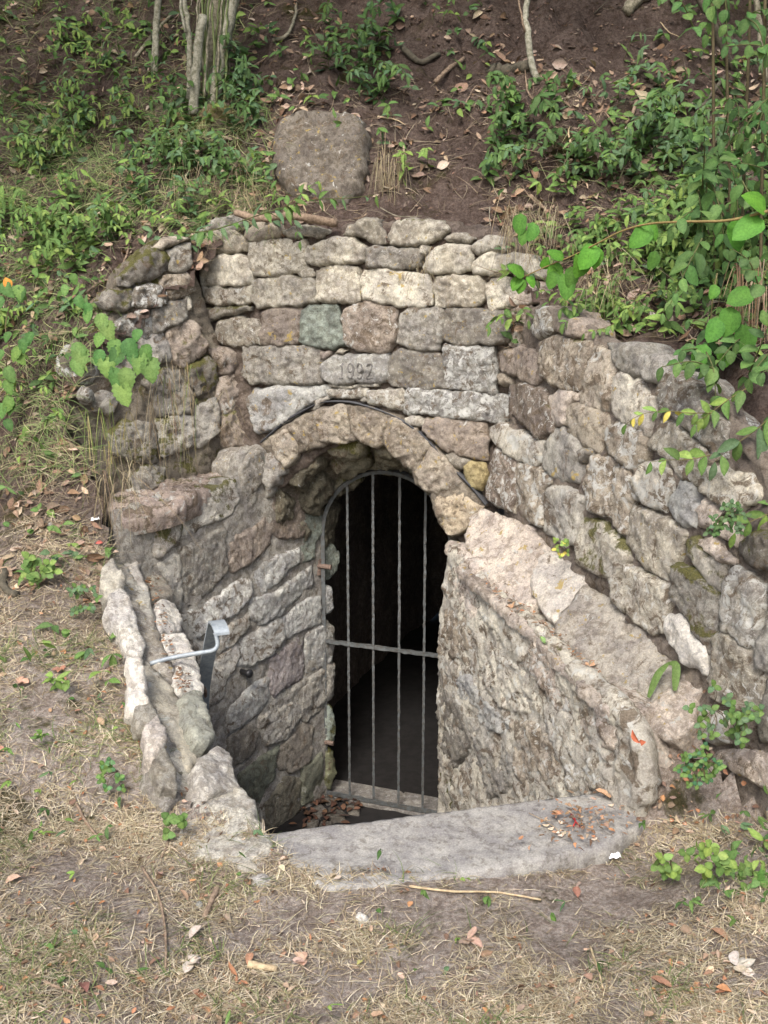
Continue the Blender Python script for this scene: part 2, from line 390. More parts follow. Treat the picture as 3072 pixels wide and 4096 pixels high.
# ---------------------------------------------------------------- stones
def chaikin(p, r=.22, it=1):
    for _ in range(it):
        q = []
        for i in range(len(p)):
            a = p[i]; b = p[(i + 1) % len(p)]
            q += [a * (1 - r) + b * r, a * r + b * (1 - r)]
        p = np.array(q)
    return p
def resample(p, step):
    out = []
    for i in range(len(p)):
        a = p[i]; b = p[(i + 1) % len(p)]; n = max(1, int(round(np.linalg.norm(b - a) / step)))
        out += [a + (b - a) * k / n for k in range(n)]
    return np.array(out)
def bdist(q, poly):
    a = poly; b = np.roll(poly, -1, axis=0); ab = b - a; L = (ab ** 2).sum(1) + 1e-12
    d = np.full(len(q), 9.)
    for i in range(len(a)):
        t = np.clip(((q - a[i]) @ ab[i]) / L[i], 0, 1); r = q - a[i] - t[:, None] * ab[i]
        d = np.minimum(d, np.sqrt((r ** 2).sum(1)))
    return d
def slab_mesh(plane, uv, depth, bulge=.025, step=.012, rough=.007, edge=.03, seed=None, tilt=.05, smooth=True, edgenoise=.0065, off=0., chip=.06):
    """a rough block whose face follows the outline uv on the plane and which runs back by depth"""
    seed = random.uniform(0, 50) if seed is None else seed
    p = np.array(uv)
    area = .5 * np.sum(p[:, 0] * np.roll(p[:, 1], -1) - np.roll(p[:, 0], -1) * p[:, 1])
    if area < 0: p = p[::-1]
    if smooth: p = chaikin(p, chip, 1)
    p = resample(p, step)
    c = p.mean(0)
    for k in range(len(p)):
        d = Vector((p[k, 0] * 14 + seed, p[k, 1] * 14, seed)); p[k, 0] += noise.fractal(d, .6, 2, 4) * edgenoise * 1.8
        d.z += 9; p[k, 1] += noise.fractal(d, .6, 2, 4) * edgenoise * 1.8
    n = len(p); lo = p.min(0); hi = p.max(0)
    gx, gy = np.meshgrid(np.arange(lo[0], hi[0], step), np.arange(lo[1], hi[1], step)); g = np.c_[gx.ravel(), gy.ravel()]
    g = g + rng.uniform(-.25, .25, g.shape) * step
    g = g[inside(p, g[:, 0], g[:, 1])]
    if len(g):
        d = bdist(g, p); g = g[d > step * .55]; d = d[d > step * .55]
    else: d = np.zeros(0)
    pts = [Vector(q) for q in p.tolist()] + [Vector(q) for q in g.tolist()]
    res = delaunay_2d_cdt(pts, [(i, (i + 1) % n) for i in range(n)], [list(range(n))], 1, 1e-6)
    V2 = res[0]; tris = [f for f in res[2]]
    orig = res[3]
    V2a = np.array([(v.x, v.y) for v in V2]); D = bdist(V2a, p)
    bmap = {}
    for k, o in enumerate(orig):
        for q in o:
            if q < n: bmap[q] = k
    tl = rng.uniform(-tilt, tilt, 2); sz = float(np.ptp(p, axis=0).max()) / 2; fa = rng.uniform(.15, 1.3, 7); fg_ = rng.uniform(-1, 1, (7, 2)) * 1.3 / max(sz, .02)
    verts = []
    for k in range(len(V2a)):
        q = V2a[k]; e = min(D[k] / edge, 1); prof = 1 - (1 - e) ** 2.4
        r = q - c
        w = plane.xyz(q[0], q[1])
        nv = fbm(w, 8, 2, seed) * rough * 1.3 - abs(fbm(w, 15, 3, seed + 7)) * rough * 1.6 + fbm(w, 40, 3, seed + 5) * rough * .7 + fbm(w, 110, 2, seed + 2) * rough * .45
        facet = min(float((fa + fg_ @ r).min()), .5) * min(bulge, .02) * .8
        h = bulge * prof + np.clip(r @ tl, -.02, .02) * prof + nv * (.35 + .65 * prof) + facet * prof * (1 if tilt else 0) + off - bulge * .5
        verts.append(plane.xyz(q[0], q[1], h))
    faces = []
    for f in tris: faces.append(list(f))
    # sides
    rings = max(2, int(depth / .03)); ring_prev = [bmap.get(i) for i in range(n)]
    if None in ring_prev:
        ring_prev = [int(np.argmin(((V2a - p[i]) ** 2).sum(1))) for i in range(n)]
    for r_ in range(1, rings + 1):
        hh = depth * r_ / rings; s = 1 + .02 - .10 * (r_ / rings) ** 2; ring = []
        for i in range(n):
            q = c + (p[i] - c) * s; w = plane.xyz(q[0], q[1], -hh)
            w = w + plane.n * (verts[ring_prev[i]] @ plane.n - verts[bmap.get(i, ring_prev[i])] @ plane.n) * 0
            m = fbm(w, 18, 3, seed + 3) * rough * 1.2
            dirn = plane.u * (p[i][0] - c[0]) + plane.v * (p[i][1] - c[1]); dirn = dirn / (np.linalg.norm(dirn) + 1e-9)
            ring.append(len(verts)); verts.append(w + dirn * m + plane.n * (off - bulge * .5))
        for i in range(n):
            j = (i + 1) % n
            if ring_prev[i] != ring_prev[j]: faces.append([ring_prev[j], ring_prev[i], ring[i], ring[j]])
        ring_prev = ring
    return verts, faces
def stone(parent, plane, pxpts, depth=.16, mat='plain', col=(.3, .27, .22), name='stone_block', grow=0., **kw):
    kw['edge'] = kw.get('edge', .03) * .36; kw['bulge'] = kw.get('bulge', .03) * .55; kw['rough'] = kw.get('rough', .008) * 1.1; grow = grow * .6 + .04
    kw.setdefault('step', .011)
    w = [plane.hit(x, y) for x, y in pxpts]; uv = np.array([plane.uv(q) for q in w])
    if grow: c = uv.mean(0); uv = c + (uv - c) * (1 + grow)
    v, f = slab_mesh(plane, uv, depth, **kw)
    o = mesh_obj(name, v, f, M[mat], parent)
    j = 1 + random.uniform(-.14, .12)
    o.color = (col[0] * j, col[1] * j, col[2] * j, 1)
    return o
# base colours seen in the photo
PALE = (.51, .485, .42); PALE2 = (.43, .41, .36); GREY = (.31, .3, .275); BROWN = (.265, .23, .2); GREEN = (.215, .245, .22)
COOL = (.385, .39, .38); PINK = (.47, .42, .375); TAN = (.345, .31, .26); DARK = (.2, .19, .17); WHITE = (.68, .66, .62)

# ---- back wall
wall = thing('dry_stone_wall', 'dry stone wall of pale squared blocks above the arched doorway', 'wall', (0, 4.6, 0))
joint = C0([(1050, 2010), (900, 1900), (860, 1500), (740, 1290), (720, 1100), (740, 960), (905, 935), (1120, 905), (1300, 925), (1420, 885), (1700, 880),
            (1950, 915), (2060, 970), (2190, 1110), (2220, 1240), (2160, 1400), (2040, 1700), (1960, 2060), (1850, 2200), (1800, 2150), (1760, 2070), (1738, 1985),
            (1700, 1920), (1640, 1845), (1560, 1790), (1500, 1780), (1420, 1760), (1340, 1780), (1260, 1830), (1180, 1890), (1100, 1960)])
v, f = slab_mesh(PB.shifted(-.042), np.array([PB.uv(PB.hit(x, y)) for x, y in joint]), .22, bulge=.01, step=.022, rough=.012, tilt=0, smooth=False)
mesh_obj('joint_fill', v, f, M['earthjoint'], wall)
BW = [  # (crop, outline, colour, material)
 (C2, [(98, 180), (150, 150), (250, 95), (340, 80), (372, 110), (360, 160), (240, 168), (130, 205), (100, 225)], GREY, 'plain'),
 (C2, [(380, 165), (430, 128), (520, 115), (572, 150), (582, 190), (560, 212), (430, 238), (385, 200)], TAN, 'pale'),
 (C2, [(588, 165), (700, 145), (800, 150), (842, 178), (765, 210), (620, 212)], PALE2, 'pale'),
 (C2, [(918, 192), (985, 120), (1070, 95), (1120, 112), (1150, 170), (1162, 238), (1130, 246), (1040, 225), (960, 202)], PALE2, 'pale'),
 (C2, [(1178, 200), (1212, 115), (1300, 106), (1460, 110), (1508, 150), (1470, 200), (1420, 236), (1330, 256), (1190, 240)], PALE, 'pale'),
 (C3, [(205, 178), (225, 152), (290, 148), (340, 178), (300, 196), (218, 188)], PALE2, 'pale'),
 (C2, [(132, 205), (200, 172), (330, 158), (362, 195), (386, 245), (380, 282), (200, 308), (138, 292)], PALE, 'pale'),
 (C2, [(393, 240), (420, 228), (560, 213), (705, 230), (718, 300), (695, 398), (560, 421), (430, 416), (402, 330)], PALE2, 'dirty'),
 (C2, [(712, 305), (730, 255), (860, 198), (960, 203), (1045, 252), (1036, 342), (960, 360), (780, 362), (706, 342)], PALE, 'pale'),
 (C2, [(1045, 262), (1100, 252), (1190, 255), (1330, 270), (1358, 300), (1345, 368), (1240, 388), (1052, 364)], GREY, 'dirty'),
 (C2, [(1338, 270), (1378, 238), (1422, 255), (1387, 300), (1345, 290)], PALE2, 'pale'),
 (C2, [(1383, 305), (1440, 263), (1540, 240), (1625, 248), (1650, 300), (1637, 392), (1560, 415), (1440, 415), (1380, 388)], PALE, 'pale'),
 (C3, [(318, 212), (345, 180), (400, 162), (455, 165), (480, 215), (440, 235), (340, 243)], PALE2, 'pale'),
 (C3, [(322, 300), (345, 256), (420, 238), (505, 235), (508, 340), (420, 346), (332, 335)], PALE, 'pale'),
 (C3, [(511, 242), (600, 245), (655, 300), (668, 350), (560, 345), (512, 342)], PALE2, 'pale'),
 (C2, [(118, 312), (220, 312), (350, 290), (400, 318), (428, 400), (418, 466), (300, 477), (130, 470), (135, 392)], PALE, 'pale'),
 (C2, [(138, 484), (300, 480), (416, 474), (412, 560), (360, 586), (200, 580), (150, 562)], PALE, 'rlichen'),
 (C2, [(75, 612), (130, 602), (250, 590), (418, 586), (400, 606), (290, 642), (180, 682), (90, 668)], GREY, 'mossy'),
 (C2, [(422, 442), (600, 420), (690, 422), (764, 440), (770, 570), (600, 596), (455, 602), (410, 550)], PALE2, 'pale'),
 (C2, [(680, 412), (720, 372), (765, 378), (758, 420), (700, 432)], PALE2, 'pale'),
 (C2, [(772, 388), (860, 366), (1000, 370), (1020, 420), (1025, 545), (960, 570), (860, 570), (770, 556)], PALE, 'pale'),
 (C2, [(1000, 400), (1015, 380), (1028, 395), (1026, 440), (1008, 440)], PALE, 'pale'),
 (C2, [(1035, 392), (1100, 378), (1380, 408), (1415, 470), (1418, 578), (1330, 592), (1180, 582), (1028, 552)], PALE, 'dirty'),
 (C3, [(140, 388), (165, 348), (250, 342), (350, 342), (382, 385), (376, 450), (340, 482), (158, 480)], PALE, 'pale'),
 (C3, [(385, 388), (408, 358), (460, 350), (520, 352), (526, 470), (470, 488), (395, 490)], PALE, 'pale'),
 (C3, [(524, 362), (560, 368), (640, 370), (682, 378), (682, 466), (600, 474), (528, 472)], PINK, 'pale'),
 (C2, [(193, 765), (240, 672), (330, 648), (440, 658), (472, 735), (466, 802), (350, 808), (250, 796)], PALE2, 'rlichen'),
 (C2, [(478, 622), (520, 605), (560, 597), (690, 598), (686, 700), (670, 802), (560, 812), (480, 792), (464, 735)], BROWN, 'dirty'),
 (C2, [(692, 612), (740, 584), (885, 580), (907, 640), (922, 800), (860, 816), (720, 812), (678, 772)], GREEN, 'plain'),
 (C2, [(913, 650), (950, 600), (1040, 563), (1150, 583), (1217, 620), (1222, 740), (1180, 832), (1130, 850), (1000, 826), (930, 782)], BROWN, 'rlichen'),
 (C2, [(1235, 632), (1320, 600), (1482, 610), (1487, 700), (1452, 832), (1420, 842), (1300, 822), (1220, 782)], GREY, 'dirty'),
 (C3, [(190, 520), (208, 490), (330, 485), (492, 505), (497, 640), (420, 655), (260, 655), (190, 622)], GREY, 'dirty'),
 (C3, [(498, 495), (540, 480), (588, 485), (582, 600), (545, 668), (492, 650)], PINK, 'rlichen'),
 (C2, [(372, 815), (600, 806), (792, 815), (802, 900), (802, 1012), (650, 1020), (420, 1016), (372, 972)], GREY, 'dirty'),
 (C2, [(793, 835), (850, 822), (862, 850), (820, 897), (795, 897)], PINK, 'plain'),
 (C2, [(878, 850), (905, 818), (948, 830), (930, 856)], PALE2, 'plain'),
 (C2, [(800, 922), (830, 880), (880, 858), (1150, 850), (1172, 900), (1166, 1002), (1120, 1018), (870, 1018), (808, 1006)], COOL, 'plain'),
 (C2, [(1180, 872), (1240, 830), (1440, 845), (1476, 880), (1476, 1040), (1400, 1050), (1200, 1026), (1163, 992)], GREY, 'dirty'),
 (C3, [(190, 692), (200, 656), (300, 660), (422, 665), (427, 780), (427, 870), (400, 878), (310, 856), (190, 850)], COOL, 'lichen'),
 (C2, [(393, 1100), (430, 1050), (550, 1030), (842, 1034), (832, 1080), (640, 1202), (560, 1262), (460, 1298), (430, 1290), (420, 1200)], COOL, 'dirty'),
 (C2, [(828, 1062), (900, 1040), (1062, 1045), (1050, 1090), (980, 1102), (840, 1096)], PALE2, 'lichen'),
 (C2, [(743, 1157), (780, 1115), (830, 1088), (847, 1106), (790, 1142)], PALE2, 'plain'),
 (C2, [(1058, 1062), (1120, 1048), (1252, 1045), (1272, 1070), (1252, 1162), (1200, 1166), (1058, 1126)], PALE2, 'lichen'),
 (C3, [(8, 932), (38, 853), (150, 855), (400, 870), (482, 886), (492, 990), (430, 1004), (250, 986), (20, 960)], COOL, 'lichen'),
 (C2, [(1272, 1200), (1340, 1188), (1377, 1215), (1370, 1256), (1288, 1246)], PALE2, 'plain'),
 (C3, [(105, 1042), (118, 980), (180, 980), (330, 1000), (382, 1005), (397, 1080), (396, 1176), (330, 1176), (220, 1142), (125, 1076)], BROWN, 'dirty'),
 (C3, [(200, 1150), (230, 1138), (312, 1175), (300, 1206), (250, 1210)], PALE2, 'plain'),
 (C3, [(280, 1200), (310, 1180), (376, 1190), (386, 1240), (370, 1310), (320, 1290), (285, 1242)], (.42, .36, .2), 'plain'),
 (C2, [(395, 1425), (420, 1385), (455, 1375), (482, 1410), (478, 1480), (425, 1490)], BROWN, 'dirty'),
 (C2, [(840, 1032), (900, 1022), (1000, 1028), (1115, 1022), (1118, 1038), (1000, 1044), (850, 1040)], PALE2, 'plain'),
 (C2, [(1010, 1100), (1050, 1080), (1060, 1110), (1030, 1125)], GREY, 'plain'),
]
for k, (cr, pts, colr, mt) in enumerate(BW):
    o = stone(wall, PB, cr(pts), .17, mt, colr, bulge=.034 if len(pts) > 5 else .026, edge=.032, grow=.0, chip=.05)
    if k == 28: o['label'] = 'square green-grey block in the middle of the wall'
    if k == 47: o['label'] = 'rounded yellowish stone beside the arch'
    if k == 38: o['label'] = 'square block with dark brown carving-like patches'
    if k == 36: date = o; o.name = 'date_stone'; o['label'] = 'white weathered block carved with 1992'
# carved figures 1992 (half-sunk tubes, the shade of the cut put into their colour)
def glyph(ch):
    if ch == '1': return [[(.25, .8), (.45, 1), (.45, 0)], [(.22, 0), (.68, 0)]]
    if ch == '9': return [[(.78, .72), (.7, .92), (.5, 1), (.3, .95), (.2, .72), (.28, .5), (.5, .43), (.7, .5), (.8, .74), (.78, .4), (.66, .1), (.45, 0), (.22, .08)]]
    if ch == '2': return [[(.2, .78), (.3, .95), (.5, 1), (.7, .94), (.78, .74), (.66, .5), (.4, .22), (.2, 0), (.82, 0)]]
def tube(pts, r, sides=6, wob=0., seed=0., taper=None, square=False, close=True):
    """sweep a round or square section along points (r number or per-point list)"""
    P = [np.asarray(p, float) for p in pts]; n = len(P); V = []; Fc = []
    up = np.array([0, 0, 1.]); prev = None
    for i in range(n):
        t = unit(P[min(i + 1, n - 1)] - P[max(i - 1, 0)] + 1e-9)
        if prev is None:
            a = np.cross(t, up); 
            if np.linalg.norm(a) < .2: a = np.cross(t, np.array([1., 0, 0]))
        else: a = prev - t * (prev @ t)
        a = unit(a); b = np.cross(t, a); prev = a
        rr = r[i] if hasattr(r, '__len__') else r
        for k in range(sides):
            q = 2 * math.pi * (k + .5) / sides; s = rr * (1.19 if square else 1)
            w = 1 + wob * noise.noise(Vector(P[i] * 40 + k * 3.1 + seed))
            V.append(P[i] + (a * math.cos(q) + b * math.sin(q)) * s * w)
    for i in range(n - 1):
        for k in range(sides):
            k2 = (k + 1) % sides; Fc.append([i * sides + k, i * sides + k2, (i + 1) * sides + k2, (i + 1) * sides + k])
    if close: Fc.append(list(range(sides))[::-1]); Fc.append([(n - 1) * sides + k for k in range(sides)])
    return V, Fc
class Acc:
    def __init__(s): s.v = []; s.f = []; s.c = []
    def add(s, v, f, col=None):
        b = len(s.v); s.v += list(v); s.f += [[i + b for i in q] for q in f]
        if col is not None: s.c += [col] * len(v)
    def obj(s, name, mat, parent=None, smooth=True):
        return mesh_obj(name, s.v, s.f, mat, parent, smooth, cols=s.c if s.c else None)
def dense(pts, step):
    out = []
    for a, b in zip(pts[:-1], pts[1:]):
        a = np.asarray(a, float); b = np.asarray(b, float); n = max(1, int(np.linalg.norm(b - a) / step))
        out += [a + (b - a) * k / n for k in range(n)]
    return out + [np.asarray(pts[-1], float)]
def spline(pts, step):
    P = [np.asarray(p, float) for p in pts]; P = [2 * P[0] - P[1]] + P + [2 * P[-1] - P[-2]]; out = []
    for i in range(1, len(P) - 2):
        n = max(2, int(np.linalg.norm(P[i + 1] - P[i]) / step))
        for k in range(n):
            t = k / n
            out.append(.5 * (2 * P[i] + (P[i + 1] - P[i - 1]) * t + (2 * P[i - 1] - 5 * P[i] + 4 * P[i + 1] - P[i + 2]) * t * t + (3 * P[i] - P[i - 1] - 3 * P[i + 1] + P[i + 2]) * t ** 3))
    return out + [P[-2]]
g = Acc()
from mathutils.bvhtree import BVHTree
_bv = BVHTree.FromPolygons([tuple(v.co + date.location + wall.location) for v in date.data.vertices], [tuple(p.vertices) for p in date.data.polygons])
def on_face(px, py):
    q = PB.hit(px, py) + PB.n * .2; r = _bv.ray_cast(Vector(q), Vector(-PB.n)); return (np.array(r[0]) if r[0] is not None else PB.hit(px, py)) + PB.n * .0005
for i, ch in enumerate('1992'):
    x0 = 1356 + i * 36; 
    for st in glyph(ch):
        S2 = spline([np.array([x0 + a * 34, 1512 - b * 58, 0.]) for a, b in st], 3.) if len(st) > 3 else dense([np.array([x0 + a * 34, 1512 - b * 58, 0.]) for a, b in st], 3.)
        pts = [on_face(q[0], q[1]) for q in S2]
        V, Fc = tube(pts, .0042, 6); g.add(V, Fc)
dg = g.obj('carved_figures', simple_mat('carving_shade', (.12, .115, .105), .95, 0, .3, (.19, .18, .165), 80), date)

# ---- arch of voussoirs with the black membrane along its back
arch = thing('stone_arch', 'rough round arch of brown stone blocks over the barred doorway', 'arch', (0, 4.5, 0))
PA = PB.shifted(.012)
VO = [(C4, [(232, 215), (330, 165), (402, 240), (405, 300), (330, 392), (290, 332), (268, 290)], TAN),
      (C4, [(345, 130), (460, 78), (482, 90), (532, 240), (420, 292), (372, 205)], TAN),
      (C4, [(478, 62), (652, 26), (672, 60), (690, 230), (600, 246), (532, 238), (500, 150)], TAN),
      (C4, [(665, 50), (780, 58), (900, 108), (870, 240), (830, 266), (760, 236), (698, 190)], TAN),
      (C4, [(892, 115), (960, 110), (1060, 178), (1132, 250), (1060, 362), (1010, 376), (905, 290), (878, 240)], TAN),
      (C4, [(1132, 268), (1190, 300), (1302, 440), (1280, 482), (1160, 522), (1060, 472), (1045, 390)], TAN),
      (C4, [(1158, 542), (1300, 508), (1362, 560), (1432, 600), (1340, 702), (1262, 757), (1200, 702), (1160, 602)], (.36, .31, .24)),
      (C4, [(215, 300), (265, 290), (330, 400), (250, 520), (215, 560), (205, 420)], GREY)]
for cr, pts, colr in VO:
    stone(arch, PA, cr(pts), .26, 'dirty', colr, bulge=.035, grow=.015, rough=.010, name='voussoir', chip=.15)
jf = C4([(205, 230), (320, 150), (480, 62), (650, 22), (800, 45), (960, 100), (1130, 235), (1300, 430), (1440, 590), (1345, 705), (1262, 760), (1200, 705), (1150, 600),
         (1140, 525), (1050, 470), (1035, 385), (1000, 375), (880, 260), (860, 255), (820, 265), (750, 235), (690, 228), (600, 245), (520, 262), (410, 300), (330, 392), (240, 520), (200, 560)])
v, f = slab_mesh(PB.shifted(.002), np.array([PB.uv(PB.hit(x, y)) for x, y in jf]), .25, bulge=.012, step=.016, rough=.01, tilt=0, smooth=False, edge=.02)
mesh_obj('mortar', v, f, M['mortar'], arch)
mb = Acc(); strip = C4([(195, 235), (330, 120), (430, 60), (520, 18), (600, 8), (700, 14), (830, 50), (950, 98), (1070, 180), (1160, 268), (1260, 380), (1360, 480), (1440, 580)])
sp = [PB.shifted(.0).hit(x, y) for x, y in strip]; sp = spline(sp, .03)
V = []; Fc = []
for i, p in enumerate(sp):
    t = unit(sp[min(i + 1, len(sp) - 1)] - sp[max(i - 1, 0)]); nn = unit(np.cross(PB.n, t)); wv = .0035 + .003 * noise.noise(Vector(p * 9))
    for a, b in ((-wv, -.12), (-wv, .002), (wv, .004), (wv, -.12)): V.append(p + nn * a + PB.n * b)
for i in range(len(sp) - 1):
    for k in range(3): Fc.append([i * 4 + k, i * 4 + k + 1, (i + 1) * 4 + k + 1, (i + 1) * 4 + k])
mesh_obj('membrane', V, Fc, M['membrane'], arch)
# soffit: two rings of blocks stepping in towards the gate
fr = [PB.shifted(-.04).hit(x, y) for x, y in [(1075, 2120), (1080, 2030), (1120, 1960), (1185, 1890), (1262, 1830), (1340, 1782), (1420, 1762), (1500, 1780), (1570, 1800), (1640, 1850), (1695, 1920), (1735, 1985), (1760, 2070), (1800, 2150)]]
Rg = .40; gc = np.array([GATE0[0] + GDIR[0] * .37, GATE0[1] + GDIR[1] * .37, .30])
rr_ = [gc + np.r_[GDIR[:2] * Rg * math.cos(a), Rg * 1.02 * math.sin(a)] for a in np.linspace(math.pi * 1.07, -.07 * math.pi, 14)]
bw = np.array([.34, .94, 0.])
rows = [fr, [a * .55 + b * .45 for a, b in zip(fr, rr_)], rr_, [q + bw * .25 - np.array([0, 0, .0]) for q in rr_]]
# backing surface of the vault
V = []; Fc = []; U_ = 60; W_ = 18
def vault(a, b):
    """a along the arch 0..1, b front to back 0..3"""
    i = min(int(b), 2); t = b - i; k = a * 13; j = min(int(k), 12); s = k - j
    A = rows[i][j] * (1 - s) + rows[i][j + 1] * s; B = rows[i + 1][j] * (1 - s) + rows[i + 1][j + 1] * s
    return A * (1 - t) + B * t
cc = np.array([.1, 4.7, .1])
for i in range(U_ + 1):
    for j in range(W_ + 1):
        p = vault(i / U_, 3 * j / W_); o_ = unit(p - cc); p = p + o_ * (.045 + .02 * fbm(p, 8, 4)); V.append(p)
for i in range(U_):
    for j in range(W_): Fc.append([i * (W_ + 1) + j, i * (W_ + 1) + j + 1, (i + 1) * (W_ + 1) + j + 1, (i + 1) * (W_ + 1) + j])
mesh_obj('vault_mortar', V, Fc, M['mortar'], arch)
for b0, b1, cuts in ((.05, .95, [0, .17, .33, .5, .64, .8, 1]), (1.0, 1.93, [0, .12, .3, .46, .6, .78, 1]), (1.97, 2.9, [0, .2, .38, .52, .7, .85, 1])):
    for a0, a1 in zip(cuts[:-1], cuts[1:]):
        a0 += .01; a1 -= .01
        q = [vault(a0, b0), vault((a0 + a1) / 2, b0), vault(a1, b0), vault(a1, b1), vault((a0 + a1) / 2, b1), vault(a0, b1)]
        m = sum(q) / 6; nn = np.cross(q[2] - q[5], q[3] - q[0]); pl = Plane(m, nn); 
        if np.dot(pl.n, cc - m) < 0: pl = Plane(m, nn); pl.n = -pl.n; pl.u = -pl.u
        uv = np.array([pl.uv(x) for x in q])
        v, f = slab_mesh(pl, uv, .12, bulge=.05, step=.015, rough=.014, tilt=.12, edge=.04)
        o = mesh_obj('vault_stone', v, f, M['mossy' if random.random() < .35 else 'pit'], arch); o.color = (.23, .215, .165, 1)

# ---- left wall of the stairwell
lw = thing('stairwell_wall', 'grey mortared rubble wall left of the barred gate, going down into the stairwell', 'wall', (-.6, 4.5, FLOOR))
LWm = C0([(490, 2050), (735, 2005), (870, 1940), (955, 1915), (965, 1830), (1010, 1795), (1050, 1790), (1150, 1850), (1220, 1900), (1300, 2150), (1310, 2400), (1325, 2700), (1320, 3250), (1240, 3400), (980, 3700), (900, 3500), (650, 2900), (480, 2500)])
v, f = slab_mesh(PLW.shifted(-.012), np.array([PLW.uv(PLW.hit(x, y)) for x, y in LWm]), .12, bulge=.006, step=.02, rough=.006, tilt=0, smooth=False)
mesh_obj('mortar', v, f, M['mortar_pale'], lw)
LW = [
 (C5, [(512, 372), (600, 345), (655, 300), (655, 500), (600, 590), (510, 665), (480, 640)], GREY, 'mossy'),
 (C5, [(660, 312), (850, 212), (980, 185), (992, 320), (940, 400), (850, 432), (740, 482), (660, 522)], GREY, 'mossy'),
 (C5, [(1036, 50), (1060, 10), (1120, 0), (1145, 60), (1132, 200), (1070, 272), (1010, 262), (1000, 120)], GREY, 'dirty'),
 (C5, [(655, 600), (750, 550), (900, 460), (925, 600), (922, 720), (840, 832), (690, 952), (650, 850)], GREY, 'pit'),
 (C5, [(932, 560), (1040, 480), (1188, 400), (1186, 560), (1100, 662), (960, 752), (922, 700)], BROWN, 'pit'),
 (C5, [(1190, 290), (1300, 200), (1390, 220), (1392, 520), (1260, 542), (1190, 500)], BROWN, 'pit'),
 (C5, [(1150, 40), (1200, 20), (1250, 120), (1290, 190), (1200, 270), (1150, 220)], GREEN, 'pit'),
 (C5, [(1078, 760), (1180, 652), (1362, 588), (1352, 680), (1200, 832), (1110, 872)], COOL, 'pit'),
 (C5, [(695, 980), (800, 918), (1000, 780), (1072, 788), (1062, 880), (980, 1002), (860, 1042), (760, 1152), (690, 1100)], COOL, 'rlichen'),
 (C5, [(1078, 880), (1200, 862), (1340, 760), (1432, 700), (1442, 820), (1280, 952), (1250, 1000), (1110, 1062), (1058, 1002)], COOL, 'pit'),
 (C5, [(1260, 1012), (1400, 898), (1482, 880), (1484, 1040), (1380, 1092), (1268, 1152)], COOL, 'pit'),
 (C5, [(868, 1110), (960, 1030), (1070, 978), (1062, 1080), (960, 1192), (868, 1242)], GREY, 'rlichen'),
 (C5, [(948, 1200), (1060, 1110), (1230, 1008), (1272, 1040), (1266, 1150), (1180, 1242), (1060, 1312), (955, 1302)], COOL, 'rlichen'),
 (C5, [(1180, 1258), (1290, 1178), (1382, 1118), (1392, 1250), (1370, 1382), (1260, 1442), (1200, 1502), (1168, 1440)], (.28, .26, .265), 'pit'),
 (C5, [(1390, 1108), (1480, 1050), (1562, 1100), (1562, 1280), (1398, 1352)], COOL, 'pit'),
 (C5, [(790, 1400), (900, 1288), (932, 1380), (902, 1500), (800, 1562)], GREY, 'rlichen'),
 (C5, [(968, 1660), (988, 1520), (1060, 1430), (1172, 1368), (1177, 1500), (1110, 1602), (1010, 1672)], COOL, 'pit'),
 (C5, [(1180, 1498), (1350, 1400), (1480, 1330), (1566, 1300), (1562, 1500), (1380, 1602), (1290, 1702), (1160, 1792), (1108, 1700), (1118, 1620)], GREY, 'pit'),
 (C6, [(398, 590), (520, 510), (562, 540), (540, 640), (470, 712), (430, 722)], DARK, 'pit'),
 (C6, [(558, 470), (700, 400), (782, 390), (772, 470), (700, 592), (600, 622), (550, 560)], GREY, 'pit'),
 (C6, [(770, 318), (882, 248), (888, 430), (800, 492), (768, 480)], GREY, 'pit'),
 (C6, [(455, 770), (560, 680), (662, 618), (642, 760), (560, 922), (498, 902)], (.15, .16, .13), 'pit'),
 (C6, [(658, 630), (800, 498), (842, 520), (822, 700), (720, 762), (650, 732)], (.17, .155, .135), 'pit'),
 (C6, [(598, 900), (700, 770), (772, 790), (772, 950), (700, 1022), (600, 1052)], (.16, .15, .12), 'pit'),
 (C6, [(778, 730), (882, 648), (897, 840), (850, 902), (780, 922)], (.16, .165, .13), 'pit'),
 (C6, [(400, 420), (520, 330), (610, 260), (612, 380), (540, 480), (400, 560)], COOL, 'pit'),
 (C6, [(290, 230), (440, 90), (470, 160), (400, 290), (300, 380)], GREY, 'rlichen'),
 (C5, [(640, 1010), (690, 990), (750, 1160), (860, 1100), (850, 1240), (760, 1300), (700, 1200)], GREY, 'rlichen'),
 (C5, [(510, 690), (600, 620), (650, 640), (650, 960), (600, 950), (560, 800)], GREY, 'pit'),
 # the jamb behind the gate
 (C4, [(548, 850), (600, 800), (640, 860), (620, 960), (560, 1000)], GREEN, 'pit'),
 (C4, [(555, 1020), (600, 1040), (608, 1140), (590, 1170), (560, 1200), (545, 1100)], COOL, 'pit'),
 (C4, [(560, 1215), (600, 1250), (608, 1330), (604, 1380), (555, 1378)], GREY, 'pit'),
 (C6, [(895, 10), (935, 0), (945, 100), (940, 195), (900, 200)], GREY, 'pit'),
 (C6, [(897, 208), (945, 202), (940, 350), (915, 385), (900, 380)], GREY, 'pit'),
 (C6, [(900, 400), (930, 425), (947, 500), (945, 600), (905, 610)], GREEN, 'mossy'),
 (C6, [(902, 625), (940, 640), (952, 760), (925, 840), (905, 830)], (.17, .18, .12), 'mossy'),
 (C4, [(430, 560), (500, 520), (545, 600), (540, 700), (490, 880), (430, 900)], GREEN, 'pit'),
]
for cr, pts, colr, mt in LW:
    stone(lw, PLW.shifted(-.003), cr(pts), .2, mt, tuple(x * 1.5 for x in colr), bulge=.022, rough=.0045, edge=.018, grow=-.01, step=.012)
